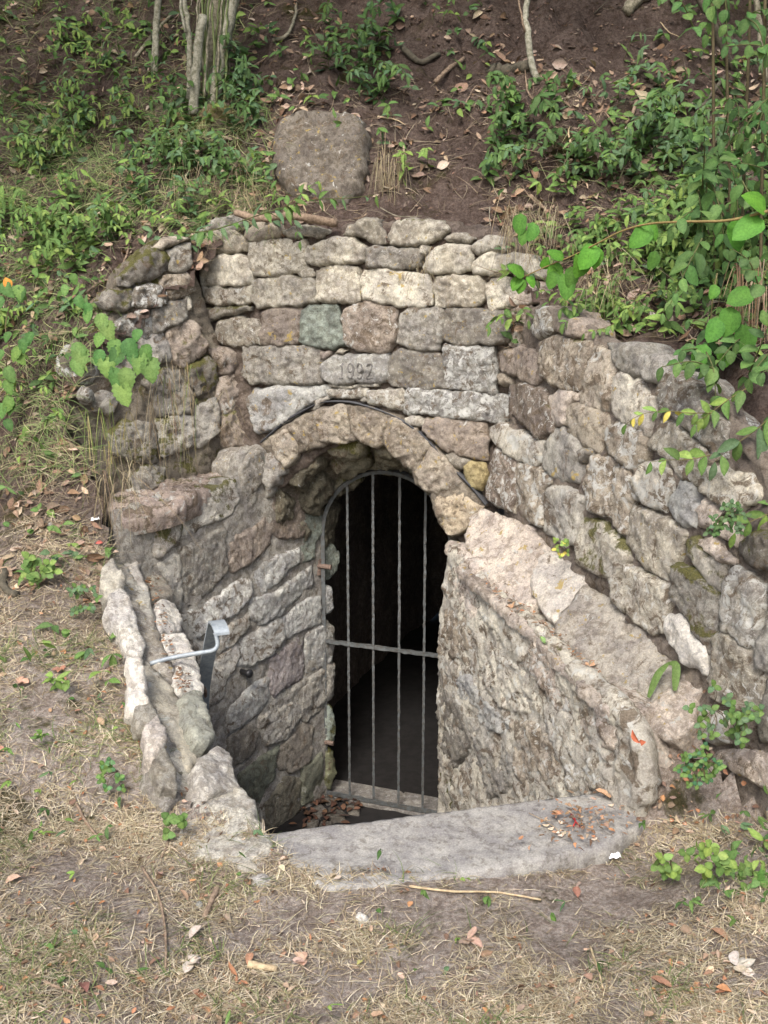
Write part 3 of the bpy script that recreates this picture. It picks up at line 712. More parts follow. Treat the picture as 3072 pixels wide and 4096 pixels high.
# outer end of the big corner blocks: same wall, seen end on
PE = Plane(PLW.hit(640, 2150), np.array([-.6, -.8, .05]))
stone(lw, PE, C5([(292, 360), (410, 335), (505, 345), (515, 540), (500, 690), (420, 640), (360, 520), (300, 440)]), .12, 'pit', TAN, bulge=.02, name='corner_block')
# earthy ledge on top of it, back to the upper wall
_a, _b, _c = PLW.hit(520, 2040), PLW.hit(940, 1915), PU.hit(700, 1925)
PLT = Plane((_a + _b + _c) / 3, np.cross(_b - _a, _c - _a))
for pts in ([(485, 2052), (430, 2030), (470, 1950), (620, 1900), (650, 1960), (735, 2000), (600, 2035)], [(650, 1985), (640, 1900), (800, 1840), (960, 1770), (975, 1900), (870, 1935), (740, 1995)]):
    stone(lw, PLT.shifted(-.01), C0(pts), .1, 'rlichen', (.36, .3, .265), bulge=.02, rough=.009, edge=.04, grow=.04, name='ledge_stone')

# ---- upper left wall
uw = thing('mossy_stone_wall', 'short mossy stone wall at the left, stepping down into the grassy bank', 'wall', (-1., 4.5, .5))
UWm = C0([(985, 1830), (970, 1600), (860, 1290), (800, 1100), (780, 950), (640, 960), (480, 1080), (440, 1250), (380, 1330), (270, 1430), (270, 1640), (360, 1850), (450, 2040), (600, 2010), (900, 1880)])
v, f = slab_mesh(PU.shifted(-.03), np.array([PU.uv(PU.hit(x, y)) for x, y in UWm]), .15, bulge=.01, step=.022, rough=.015, tilt=0, smooth=False)
mesh_obj('joint_fill', v, f, M['mossjoint'], uw)
UW = [
 (C1, [(838, 257), (900, 225), (1000, 193), (1062, 215), (1000, 242), (900, 272)], TAN, 'plain'),
 (C1, [(930, 290), (1000, 243), (1056, 235), (1072, 290), (1070, 372), (1030, 402), (948, 392)], GREY, 'dirty'),
 (C1, [(662, 430), (730, 350), (820, 280), (890, 268), (942, 320), (932, 390), (840, 442), (720, 487), (670, 462)], DARK, 'mossy'),
 (C1, [(883, 452), (960, 410), (1040, 403), (1080, 440), (1098, 500), (1040, 532), (960, 547), (918, 520)], TAN, 'rlichen'),
 (C1, [(738, 510), (820, 458), (880, 468), (932, 520), (932, 582), (820, 602), (738, 592)], DARK, 'lichen'),
 (C1, [(568, 560), (620, 500), (730, 498), (737, 600), (660, 622), (600, 602)], DARK, 'mossy'),
 (C1, [(638, 690), (700, 640), (820, 598), (857, 700), (852, 750), (780, 772), (680, 742)], GREY, 'lichen'),
 (C1, [(838, 600), (960, 568), (1040, 542), (1042, 600), (1040, 662), (930, 722), (860, 737)], GREY, 'dirty'),
 (C1, [(1035, 535), (1065, 525), (1070, 600), (1045, 610)], PALE2, 'pale'),
 (C1, [(928, 740), (1000, 688), (1050, 653), (1112, 700), (1162, 820), (1120, 872), (1020, 932), (958, 860)], BROWN, 'mossy'),
 (C1, [(778, 770), (900, 743), (942, 800), (957, 890), (880, 912), (800, 872)], GREY, 'dirty'),
 (C1, [(1028, 930), (1150, 868), (1202, 900), (1212, 1010), (1110, 1082), (1060, 1012)], DARK, 'mossy'),
 (C1, [(1163, 820), (1300, 808), (1337, 870), (1342, 940), (1240, 972), (1190, 900)], BROWN, 'dirty'),
 (C1, [(1208, 990), (1330, 950), (1367, 1100), (1320, 1152), (1240, 1182), (1208, 1080)], BROWN, 'rlichen'),
 (C1, [(1088, 1140), (1200, 1098), (1227, 1180), (1217, 1290), (1110, 1372), (1073, 1332)], GREY, 'plain'),
 (C1, [(800, 1000), (900, 930), (1000, 950), (1062, 1050), (1062, 1180), (900, 1202)], DARK, 'mossy'),
 (C1, [(608, 1300), (700, 1218), (860, 1238), (882, 1400), (860, 1452), (740, 1452), (640, 1402)], GREY, 'mossy'),
 (C1, [(880, 1220), (1000, 1168), (1070, 1200), (1082, 1360), (900, 1432)], GREY, 'mossy'),
 (C1, [(1230, 1190), (1330, 1160), (1375, 1280), (1370, 1370), (1260, 1360), (1220, 1290)], BROWN, 'mossy'),
 (C1, [(508, 1080), (560, 1048), (642, 1080), (662, 1140), (600, 1202), (520, 1162)], GREY, 'dirty'),
 (C1, [(640, 850), (740, 790), (790, 880), (780, 980), (700, 990), (640, 940)], GREY, 'mossy'),
 (C5, [(350, 170), (420, 90), (550, 100), (560, 200), (470, 250), (380, 260)], GREY, 'mossy'),
]
for cr, pts, colr, mt in UW:
    stone(uw, PU, cr(pts), .14, mt, tuple(x * 1.12 for x in colr), bulge=.035, rough=.010, edge=.03, grow=.01, step=.013)

# ---- right retaining wall
rw = thing('retaining_wall', 'rough boulder retaining wall rising on the right under the leafy bank', 'wall', (1., 3.6, .3))
RWm = C0([(1985, 2080), (2010, 1700), (2060, 1400), (2080, 1230), (2230, 1225), (2340, 1330), (2480, 1400), (2700, 1520), (2800, 1580), (3000, 1780), (3250, 2020), (3400, 2300), (3500, 2700), (3500, 3600), (3300, 3700), (3100, 3400), (2780, 3260), (2760, 2850), (2480, 2480), (2180, 2230)])
v, f = slab_mesh(PR.shifted(-.022), np.array([PR.uv(PR.hit(x, y)) for x, y in RWm]), .12, bulge=.01, step=.025, rough=.015, tilt=0, smooth=False)
mesh_obj('joint_fill', v, f, M['rjoint'], rw)
RW = [
 (C3, [(590, 600), (600, 500), (650, 483), (692, 520), (682, 600), (620, 622)], PALE2, 'lichen'),
 (C3, [(640, 490), (720, 480), (812, 570), (812, 620), (760, 622), (690, 592)], BROWN, 'dirty'),
 (C3, [(628, 640), (700, 608), (842, 640), (852, 700), (800, 862), (740, 862), (650, 812), (630, 720)], TAN, 'rlichen'),
 (C3, [(438, 680), (540, 660), (620, 700), (642, 770), (600, 842), (540, 812), (440, 762)], BROWN, 'dirty'),
 (C3, [(430, 780), (480, 778), (492, 830), (450, 832)], TAN, 'plain'),
 (C3, [(488, 840), (540, 820), (640, 850), (682, 960), (682, 1040), (620, 1077), (550, 1020), (480, 952)], BROWN, 'rlichen'),
 (C3, [(658, 890), (720, 843), (797, 870), (792, 900), (752, 940), (742, 1010), (700, 1022), (668, 970)], PINK, 'plain'),
 (C3, [(800, 910), (860, 658), (942, 680), (962, 760), (952, 900), (910, 957), (860, 942)], TAN, 'rlichen'),
 (C3, [(918, 660), (1050, 640), (1102, 700), (1092, 790), (1040, 812), (970, 742)], GREY, 'plain'),
 (C3, [(1102, 700), (1180, 690), (1182, 800), (1150, 832), (1090, 802)], GREY, 'plain'),
 (C3, [(943, 800), (990, 758), (1050, 800), (1132, 880), (1152, 960), (1100, 1062), (1040, 1042), (958, 970)], PALE2, 'dirty'),
 (C3, [(743, 940), (800, 913), (922, 960), (927, 1040), (890, 1142), (810, 1102), (745, 1052)], TAN, 'dirty'),
 (C3, [(388, 1020), (440, 1008), (540, 1040), (642, 1090), (642, 1170), (590, 1202), (520, 1172), (460, 1132), (400, 1072)], PALE2, 'lichen'),
 (C3, [(378, 1200), (430, 1108), (512, 1170), (522, 1300), (490, 1412), (420, 1372), (373, 1332)], BROWN, 'lichen'),
 (C3, [(638, 1100), (680, 1048), (730, 1020), (802, 1100), (822, 1170), (800, 1262), (720, 1282), (640, 1202)], GREY, 'dirty'),
 (C3, [(800, 1105), (870, 1130), (860, 1160), (815, 1190)], GREY, 'dirty'),
 (C3, [(520, 1190), (600, 1198), (700, 1258), (640, 1300), (640, 1482), (498, 1402)], TAN, 'lichen'),
 (C3, [(648, 1310), (720, 1283), (822, 1340), (802, 1440), (790, 1542), (720, 1562), (640, 1482)], GREY, 'rlichen'),
 (C3, [(818, 1260), (860, 1148), (950, 1160), (972, 1200), (942, 1280), (932, 1422), (850, 1402), (818, 1310)], TAN, 'lichen'),
 (C3, [(928, 1010), (1000, 998), (1112, 1060), (1092, 1150), (1050, 1232), (980, 1182), (918, 1120)], TAN, 'lichen'),
 (C3, [(930, 1432), (950, 1208), (1010, 1208), (1082, 1340), (1032, 1372), (1010, 1512), (950, 1462)], TAN, 'lichen'),
 (C3, [(1108, 1100), (1170, 1008), (1240, 988), (1332, 1090), (1372, 1170), (1332, 1292), (1250, 1262), (1200, 1182)], PALE2, 'rlichen'),
 (C3, [(1038, 1300), (1090, 1178), (1200, 1188), (1252, 1270), (1200, 1362), (1190, 1412), (1100, 1372)], PALE2, 'lichen'),
 (C3, [(1198, 1370), (1260, 1258), (1312, 1268), (1347, 1380), (1320, 1482), (1260, 1472), (1220, 1422)], COOL, 'plain'),
 (C3, [(1158, 850), (1220, 768), (1300, 800), (1332, 890), (1442, 1010), (1462, 1160), (1400, 1162), (1330, 1082), (1260, 1002), (1180, 962)], GREY, 'rlichen'),
 (C3, [(1345, 1262), (1390, 1193), (1560, 1240), (1602, 1330), (1560, 1382), (1510, 1412), (1440, 1382), (1360, 1322)], PALE, 'rlichen'),
 (C3, [(1320, 1400), (1360, 1340), (1440, 1400), (1520, 1440), (1500, 1570), (1400, 1500), (1330, 1480)], PINK, 'dirty'),
 (C7, [(1008, 312), (1040, 138), (1200, 188), (1292, 260), (1230, 392), (1180, 482), (1090, 422)], PALE2, 'dirty'),
 (C7, [(780, 332), (810, 208), (900, 208), (1000, 298), (1032, 390), (960, 467), (880, 452), (790, 402)], PALE2, 'mossy'),
 (C7, [(1328, 300), (1400, 280), (1430, 330), (1500, 370), (1490, 400), (1450, 400), (1390, 360)], PINK, 'dirty'),
 (C7, [(1278, 290), (1330, 270), (1382, 360), (1452, 400), (1442, 530), (1390, 512), (1288, 372)], PALE2, 'mossy'),
 (C7, [(938, 490), (1010, 398), (1160, 478), (1212, 500), (1172, 702), (1110, 712), (1010, 632), (960, 582)], PALE2, 'rlichen'),
 (C7, [(1215, 550), (1240, 390), (1330, 418), (1442, 550), (1402, 780), (1370, 804), (1300, 700)], GREY, 'mossy'),
 (C7, [(1436, 640), (1450, 478), (1500, 418), (1560, 430), (1642, 560), (1602, 782), (1550, 782), (1440, 692)], GREY, 'lichen'),
 (C7, [(1175, 690), (1205, 628), (1262, 636), (1372, 800), (1374, 902), (1290, 864), (1188, 742)], WHITE, 'white'),
 (C7, [(1384, 900), (1400, 728), (1440, 698), (1600, 800), (1642, 900), (1592, 1072), (1500, 1062), (1392, 1002)], PALE2, 'rlichen'),
 (C7, [(1328, 1100), (1360, 1048), (1450, 1078), (1482, 1130), (1472, 1200), (1390, 1222), (1330, 1182)], PALE2, 'lichen'),
 (C7, [(1514, 322), (1560, 270), (1659, 240), (1720, 300), (1720, 450), (1590, 422), (1510, 372)], DARK, 'mossy'),
 (C7, [(1606, 800), (1650, 640), (1740, 660), (1780, 860), (1700, 900), (1620, 880)], GREY, 'plain'),
 (C7, [(1380, 1282), (1480, 1228), (1600, 1248), (1700, 1280), (1720, 1430), (1600, 1402), (1500, 1342)], PINK, 'dirty'),
 (C7, [(1600, 1100), (1655, 900), (1760, 920), (1790, 1100), (1720, 1230), (1610, 1200)], DARK, 'dirty'),
 (C7, [(1660, 450), (1740, 440), (1860, 560), (1860, 760), (1760, 700), (1660, 600)], GREY, 'dirty'),
]
for cr, pts, colr, mt in RW:
    stone(rw, PR, cr(pts), .15, mt, tuple(x * 1.1 for x in colr), bulge=.034, rough=.0065, edge=.028, grow=.0, step=.012, chip=.05)
# the wall carries on towards the viewer beyond the picture
_rd = unit([.46, -1.22, 0]); _p0 = np.array([.93, 3.05, 0.])
for row in range(7):
    s = .50 + .05 * (row % 2)
    while s < 1.62:
        w_ = random.uniform(.15, .26); z0 = .02 + row * .165; q = _p0 + _rd * (s + w_ / 2)
        if z0 < float(H_at(q[0] + .12, q[1] + .05)) - .03:
            cs_ = [(s, z0), (s + w_, z0), (s + w_ - .01, z0 + .155), (s + .01, z0 + .15)]
            uv = np.array([PR.uv(_p0 + _rd * a_ + np.array([0, 0, z_])) for a_, z_ in cs_])
            v, f = slab_mesh(PR, uv, .15, bulge=.025, step=.018, rough=.008, edge=.014)
            o = mesh_obj('stone_block', v, f, M[random.choice(('dirty', 'rlichen', 'plain'))], rw); o.color = (*random.choice((GREY, TAN, PALE2)), 1)
        s += w_ + .012

# ---- right wall of the stairwell and its sloping coping
sw = thing('rubble_stair_wall', 'pale mortared rubble wall right of the gate, stepping down beside the concrete slab', 'wall', (.5, 3.5, FLOOR))
SWm = C7([(215, 325), (300, 395), (400, 520), (560, 660), (700, 800), (860, 930), (1000, 1060), (1060, 1200), (1090, 1400), (1080, 1480), (1040, 1560), (900, 1900), (150, 2400), (165, 1515), (168, 900), (175, 640), (200, 440)])
v, f = slab_mesh(PW.shifted(.001), np.array([PW.uv(PW.hit(x, y)) for x, y in SWm]), .12, bulge=.012, step=.014, rough=.010, tilt=0, smooth=False)
mesh_obj('mortar', v, f, M['rlichen'], sw).color = (*PALE2, 1)
SW = [
 ([(212, 330), (260, 345), (335, 400), (345, 560), (372, 730), (300, 640), (230, 520), (200, 430)], PINK, 'rlichen'),
 ([(335, 425), (400, 530), (440, 580), (560, 690), (562, 850), (500, 802), (420, 702), (370, 640), (338, 520)], PALE2, 'lichen'),
 ([(200, 560), (230, 538), (300, 650), (352, 760), (300, 832), (178, 832), (172, 642)], TAN, 'rlichen'),
 ([(208, 850), (300, 888), (400, 1018), (502, 1120), (480, 1182), (380, 1132), (290, 1022), (218, 980)], COOL, 'pit'),
 ([(168, 860), (205, 868), (220, 1000), (282, 1040), (332, 1200), (250, 1332), (190, 1302), (168, 1150)], GREY, 'pit'),
 ([(358, 700), (480, 828), (560, 868), (562, 980), (602, 1080), (480, 1062), (400, 982), (340, 862)], PALE2, 'rlichen'),
 ([(578, 700), (640, 770), (780, 890), (790, 1080), (700, 1062), (640, 962), (575, 872)], PINK, 'lichen'),
 ([(288, 1060), (380, 1148), (480, 1218), (522, 1320), (480, 1442), (330, 1472), (290, 1252)], GREY, 'pit'),
 ([(178, 1340), (250, 1358), (302, 1500), (168, 1517)], GREY, 'mossy'),
 ([(488, 1100), (600, 1098), (702, 1200), (762, 1380), (740, 1442), (560, 1462), (520, 1302)], TAN, 'rlichen'),
 ([(618, 1060), (720, 1088), (802, 1180), (902, 1320), (932, 1420), (780, 1432), (740, 1302)], PALE2, 'lichen'),
 ([(788, 930), (900, 1000), (990, 1080), (975, 1250), (900, 1242), (808, 1142)], PINK, 'rlichen'),
]
for pts, colr, mt in SW:
    stone(sw, PW, C7(pts), .16, mt, tuple(x * 1.08 for x in colr), bulge=.032, rough=.010, edge=.03, grow=.0, step=.012)
PEB = vplane(.70, 2.90, .95, 2.77, .06)
stone(sw, PEB, C7([(985, 1100), (1080, 1130), (1180, 1180), (1272, 1390), (1252, 1562), (1200, 1582), (1080, 1482), (975, 1402), (938, 1280), (972, 1180)]), .2, 'cope', PINK, bulge=.02, rough=.007, edge=.04, grow=-.12, name='end_block')
# treads of the ledge: flat top pieces behind the wall face
gut = C7([(300, 300), (420, 500), (640, 670), (780, 830), (1020, 1060)])
G3 = [at_y(*gut[0], 4.02), at_y(*gut[2], 3.47), at_y(*gut[4], 2.92)]
B3 = [at_y(2079, 2086, 4.08), at_y(2487, 2432, 3.33), at_y(2700, 2680, 3.02)]
nQ = np.cross(G3[2] - G3[0], B3[1] - G3[1]); PQ = Plane((G3[1] + B3[1]) / 2, nQ)
PT = Plane(at_y(*C7([(500, 650)])[0], 3.62), np.array([-.25, -.35, 1.]))
W3 = [PW.hit(*q) for q in C7([(215, 325), (560, 660), (1000, 1090)])]
nT = np.cross(W3[2] - W3[0], G3[1] - W3[1]); PT = Plane((W3[1] + G3[1]) / 2, nT)
TR = [([(210, 325), (220, 295), (300, 300), (345, 395), (300, 400), (255, 350)], PINK), ([(255, 410), (345, 400), (430, 500), (480, 560), (420, 560), (330, 480)], PINK),
      ([(400, 540), (480, 545), (600, 640), (690, 720), (640, 740), (520, 650)], PINK), ([(620, 740), (700, 720), (780, 825), (850, 900), (810, 920), (700, 820)], PINK),
      ([(800, 930), (860, 890), (960, 1000), (1040, 1075), (1010, 1100), (900, 1020)], PINK)]
for pts, colr in TR:
    stone(sw, PT.shifted(-.008), C7(pts), .03, 'cope', colr, bulge=.02, rough=.010, edge=.02, grow=.04, step=.012, name='ledge_stone')
QS = [([(298, 275), (330, 190), (390, 160), (480, 198), (600, 238), (662, 330), (652, 400), (575, 480), (602, 560), (560, 602), (420, 505), (340, 405), (298, 335)], PINK),
      ([(580, 490), (650, 338), (720, 350), (842, 480), (820, 512), (762, 560), (700, 652), (640, 602)], (.52, .49, .45)),
      ([(705, 650), (830, 498), (960, 568), (1080, 678), (1242, 850), (1262, 880), (1150, 1002), (1050, 1072), (900, 902), (780, 802), (698, 700)], (.37, .345, .31)),
      ([(1060, 1082), (1170, 998), (1270, 888), (1352, 960), (1312, 1090), (1250, 1192), (1100, 1142)], PINK)]
for kq, (pts, colr) in enumerate(QS):
    stone(sw, PQ, C7(pts), .22 if kq < 3 else .07, 'cope', tuple(x * 1.08 for x in colr), bulge=.032, rough=.009, edge=.04, grow=.02, step=.014, name='coping_stone')

# ---- left parapet and ledge of the stairwell
pw = thing('parapet', 'low broken parapet of white and grey stones along the left of the stairwell', 'parapet', (-.8, 3.4, 0))
ledge_in = [at_z(1070, 3340, 0), at_z(960, 3080, .03), at_z(820, 2710, .16), at_z(650, 2290, .36)]
deb = CL([(1300, 1700), (1150, 1250), (1010, 780)])
debr = [at_z(*deb[0], .12), at_z(*deb[1], .24), at_z(*deb[2], .36)]
nL = np.cross(ledge_in[3] - ledge_in[0], debr[1] - ledge_in[2]); PL = Plane((ledge_in[0] + ledge_in[2] + debr[1]) / 3, nL)
GS = [(CL, [(1010, 650), (1080, 628), (1132, 700), (1172, 850), (1050, 852), (1005, 780)], PALE2), (CL, [(1050, 872), (1190, 868), (1252, 1040), (1100, 1062), (1058, 960)], WHITE),
      (CL, [(1108, 1072), (1240, 1058), (1332, 1240), (1170, 1232), (1118, 1130)], WHITE), (CL, [(1190, 1270), (1340, 1240), (1385, 1470), (1240, 1442), (1200, 1370)], WHITE),
      (C6, [(165, 380), (200, 345), (262, 340), (332, 560), (300, 602), (240, 592), (190, 470)], (.46, .47, .41)), (C6, [(258, 665), (340, 618), (402, 650), (455, 825), (330, 832), (245, 750)], WHITE),
      (C6, [(225, 920), (262, 868), (350, 828), (450, 832), (522, 900), (542, 1000), (592, 1060), (602, 1130), (540, 1192), (440, 1182), (200, 1182), (128, 1110), (180, 1020)], (.62, .6, .54))]
for cr, pts, colr in GS:
    big = len(pts) > 10
    stone(pw, Plane(at_z(*C6([(380, 1000)])[0], .03), [-.05, -.12, 1.]) if big else PL, cr(pts), .3, 'white', colr, bulge=.028, rough=.006, edge=.03, grow=.07, step=.012, name='ledge_stone')
# near wall under the ledge (its inner face looks away from the viewer)
m = Acc(); prev = None; N_ = 24
under = [ledge_in[0], ledge_in[1], ledge_in[2], ledge_in[3]]
lp = spline(under, .06); V = []; Fc = []
for i, p in enumerate(lp):
    for k in range(13):
        z = (p[2] - .05) * (1 - k / 12) + (FLOOR - .1) * k / 12; q = np.array([p[0] - .045, p[1], z]); q[0] += fbm(q, 6, 4) * .03; V.append(q)
    for k in range(13):
        z = (p[2] - .06) * (1 - k / 12) + (FLOOR - .1) * k / 12; V.append(np.array([p[0] - .22, p[1] - .05, z]))
for i in range(len(lp) - 1):
    for k in range(25):
        if k == 12: continue
        Fc.append([i * 26 + k, i * 26 + k + 1, (i + 1) * 26 + k + 1, (i + 1) * 26 + k])
    Fc.append([i * 26, (i + 1) * 26, (i + 1) * 26 + 13, i * 26 + 13])
o = mesh_obj('inner_face', V, Fc, M['pit'], pw); o.color = (*GREY, 1)
cre = [at_y(450, 2400, 3.76), at_y(550, 2800, 3.14), at_y(660, 3150, 2.83)]
nC = np.cross(cre[2] - cre[0], debr[1] - cre[1]); PC = Plane((cre[1] + debr[1]) / 2, nC)
PS = [([(748, 385), (800, 300), (850, 420), (930, 560), (990, 700), (1015, 785), (960, 765), (870, 620), (790, 530)], (.48, .46, .42), 'cope'),
      ([(745, 530), (870, 625), (960, 765), (1015, 800), (1055, 1010), (1040, 1080), (950, 860), (850, 790), (720, 670)], (.46, .45, .41), 'cope'),
      ([(905, 830), (1040, 962), (1152, 1250), (1205, 1402), (1060, 1302), (980, 1202), (955, 1082), (920, 950)], (.48, .455, .41), 'cope'),
      ([(968, 1260), (1080, 1338), (1182, 1450), (1282, 1680), (1332, 1900), (1332, 2012), (1260, 1962), (1100, 1652), (1000, 1502)], (.47, .44, .37), 'cope'),
      ([(1118, 1760), (1230, 1878), (1302, 2030), (1292, 2132), (1190, 2112), (1048, 2002)], (.5, .48, .43), 'cope')]
for pts, colr, mt in PS:
    stone(pw, PC, CL(pts), .06, mt, tuple(x * 1.15 for x in colr), bulge=.018, rough=.007, edge=.04, grow=.03, step=.014, name='parapet_stone')
PCm = CL([(750, 330), (830, 430), (1010, 760), (1060, 1000), (1170, 1260), (1260, 1500), (1340, 1850), (1370, 2110), (1250, 2160), (1150, 2200), (1040, 2010), (1000, 1700), (900, 1400), (870, 1200), (770, 1000), (720, 700)])
v, f = slab_mesh(PC.shifted(-.015), np.array([PC.uv(PC.hit(x, y)) for x, y in PCm]), .18, bulge=.01, step=.018, rough=.008, tilt=0)
mesh_obj('mortar', v, f, M['mortar_pale'], pw)
PX = Plane(cre[1], np.array([.25, -.35, 1.]))
WS = [([(735, 930), (760, 820), (830, 783), (902, 850), (925, 1000), (985, 1130), (965, 1232), (850, 1162), (800, 1052)], WHITE),
      ([(878, 1240), (962, 1238), (984, 1340), (1014, 1540), (942, 1592), (876, 1562), (900, 1380)], (.66, .63, .58)),
      ([(998, 1700), (1070, 1638), (1118, 1700), (1124, 1820), (1050, 1952), (1008, 1902)], (.68, .63, .58))]
WS += [([(930, 1575), (1012, 1555), (1065, 1640), (1005, 1705), (935, 1680)], PALE2), ([(1035, 1950), (1120, 1850), (1190, 2000), (1210, 2115), (1090, 2125)], PALE2), ([(690, 640), (760, 560), (840, 700), (830, 790), (745, 850), (700, 760)], PALE2)]
def atn(p): return Plane(p, np.array([.35, -.45, 1.]))
for (pts, colr), yy in zip(WS, (3.5, 3.12, 2.9, 3.0, 2.8, 3.72)):
    c = CL([(sum(a for a, _ in pts) / len(pts), sum(b for _, b in pts) / len(pts))])[0]
    stone(pw, atn(at_y(*c, yy)), CL(pts), .08, 'white', colr, bulge=.024, rough=.007, edge=.02, grow=.12, step=.011, name='parapet_stone')

# ---- concrete slab, steps, floors, cave
slab = thing('concrete_step', 'worn grey concrete slab at ground level, the top step of the stairwell', 'step', (.2, 2.7, 0))
PS0 = Plane([0, 2.7, .012], [0, 0, 1.])
pts = C0([(1066, 3332), (1500, 3278), (1960, 3222), (2330, 3175), (2540, 3155), (2580, 3290), (2420, 3385), (2000, 3475), (1600, 3530), (1400, 3555), (1300, 3560), (1150, 3440)])
v, f = slab_mesh(PS0, np.array([PS0.uv(PS0.hit(x, y)) for x, y in pts]), .16, bulge=.006, step=.012, rough=.0025, edge=.008, tilt=0, smooth=False, edgenoise=.003)
mesh_obj('tread', v, f, M['concrete'], slab)
steps = thing('stone_steps', 'steep steps going down behind the concrete slab to the cellar floor', 'steps', (0, 3.2, FLOOR))
sd_ = unit([-.18, .98, 0]); sx_ = unit([.98, .18, 0])
for k in range(5):
    c = np.array([.14, 2.82, 0]) + sd_ * (.03 + .21 * k); w = .50 + .02 * k; z = -.2 * (k + 1); V = []
    for a, b in ((-w, 0), (w, 0), (w, .24), (-w, .24)):
        q = c + sx_ * a + sd_ * b; V.append([q[0], q[1], z])
    V += [[a, b, z - .3] for a, b, _ in V]
    mesh_obj('tread', V, [[0, 1, 2, 3], [0, 1, 5, 4], [1, 2, 6, 5], [2, 3, 7, 6], [3, 0, 4, 7]], M['concrete'], steps, smooth=False)
V = []; Fc = []; n1 = 70
for i in range(n1 + 1):
    for j in range(n1 + 1):
        x = -1.3 + 3.4 * i / n1; y = 3.3 + 5.2 * j / n1; V.append((x, y, FLOOR + .012 * fbm((x, y, 0), 5, 4) + (.02 * fbm((x, y, 0), 2, 4) if y > 5 else 0)))
for i in range(n1):
    for j in range(n1): Fc.append([i * (n1 + 1) + j, (i + 1) * (n1 + 1) + j, (i + 1) * (n1 + 1) + j + 1, i * (n1 + 1) + j + 1])
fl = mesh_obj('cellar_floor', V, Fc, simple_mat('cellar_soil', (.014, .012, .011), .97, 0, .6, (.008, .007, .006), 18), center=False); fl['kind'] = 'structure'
PF = Plane([0, 4.7, FLOOR + .012], [0, 0, 1.])
cob = thing('cobbles', 'worn flat paving stones on the floor in front of the gate', 'paving', (-.2, 4.6, FLOOR))
for pts in ([(825, 935), (870, 915), (905, 940), (870, 985), (830, 975)], [(910, 930), (960, 925), (1005, 960), (990, 1000), (930, 1000), (900, 975)], [(1010, 905), (1070, 925), (1060, 965), (1015, 955)],
            [(800, 990), (860, 995), (850, 1030), (790, 1035)], [(870, 1000), (925, 1005), (910, 1040), (860, 1035)], [(860, 870), (930, 870), (950, 905), (900, 912)]):
    stone(cob, PF, C6(pts), .03, 'plain', (.15, .14, .125), bulge=.012, rough=.003, edge=.015, name='cobble')
# threshold under the gate
gp = lambda a, z, off=0.: np.array([GATE0[0] + GDIR[0] * a, GATE0[1] + GDIR[1] * a, z]) + bw * off
GB = GP.hit(1305, 3168)[2]                                # level of the bottom rail
V = []
for a in (-.02, .86):
    for o_, z in ((-.03, FLOOR - .03), (-.03, GB - .015), (.17, GB - .012), (.17, FLOOR - .03)): V.append(gp(a, z, o_))
V = [V[0], V[1], V[2], V[3], V[4], V[5], V[6], V[7]]
o = mesh_obj('threshold', V, [[0, 4, 5, 1], [1, 5, 6, 2], [2, 6, 7, 3], [0, 1, 2, 3], [4, 7, 6, 5]], M['concrete'], None, smooth=False)
tag(o, 'grey stone sill under the barred gate', 'sill')
# cave: rough tunnel opening wider behind the gate
V = []; Fc = []; NU = 44; NVv = 40
for j in range(NVv + 1):
    t = j / NVv; dd = .10 + 3.0 * t; wid = .42 + .42 * min(1, t * 3.); hgt = .40 + .12 * math.sin(t * 3.)
    c = gp(.37 + .12 * t, .26 + .02 * t, dd)
    for i in range(NU + 1):
        a = math.pi * (1.0 - i / NU); 
        if i == 0 or i == NU: pass
        q = c + np.r_[GDIR[:2] * wid * math.cos(a), hgt * math.sin(a)]
        if i < 4: q = c + np.r_[-GDIR[:2] * wid, (FLOOR - .05 - c[2]) * (1 - i / 4)]
        if i > NU - 4: q = c + np.r_[GDIR[:2] * wid, (FLOOR - .05 - c[2]) * (1 - (NU - i) / 4)]
        o_ = unit(q - c); q = q + o_ * ((.10 * fbm(q, 1.6, 5, 4.) + .05 * abs(fbm(q, 4, 4, 2.))) * min(1, t * 6 + .15)); V.append(q)
for j in range(NVv):
    for i in range(NU): Fc.append([j * (NU + 1) + i, j * (NU + 1) + i + 1, (j + 1) * (NU + 1) + i + 1, (j + 1) * (NU + 1) + i])
Fc.append([NVv * (NU + 1) + i for i in range(NU + 1)])
o = mesh_obj('cave', V, Fc, M['rock'], center=False); o['kind'] = 'structure'

# ---- gate
gate = thing('barred_gate', 'arched forged iron gate of thin hammered bars closing the dark doorway', 'gate', tuple(gp(0, FLOOR)))
xs = [GP.hit(px, 2600) for px in (1297, 1394, 1493, 1596, 1696)]
A = [((p[0] - GATE0[0]) * GDIR[0] + (p[1] - GATE0[1]) * GDIR[1]) for p in xs]
wR = A[4] + (A[4] - A[3]); R0 = (wR - A[0]) / 2; zsp = GP.hit(1560, 1888)[2] - R0; ca = A[0] + R0
frame = [gp(A[0], GB), gp(A[0], zsp)]
arc = [gp(ca - R0 * math.cos(a), zsp + R0 * math.sin(a)) for a in np.linspace(0, math.pi, 40)]
loop = dense(frame, .02)[:-1] + arc + dense([gp(wR, zsp), gp(wR, GB)], .02)[1:]
V, Fc = tube(loop, .0115, 4, .22, 1., square=True); mesh_obj('gate_frame', V, Fc, M['iron'], gate, smooth=False)
for off_, z, nm in ((0., GB, 'bottom_rail'), (.0, None, 'cross_rail')):
    if z is None: z = GP.hit(1300, 2562)[2]
    V, Fc = tube(dense([gp(A[0], z, -.004), gp(wR, z, -.004)], .012), .0105, 4, .45, 4., square=True); mesh_obj(nm, V, Fc, M['iron'], gate, smooth=False)
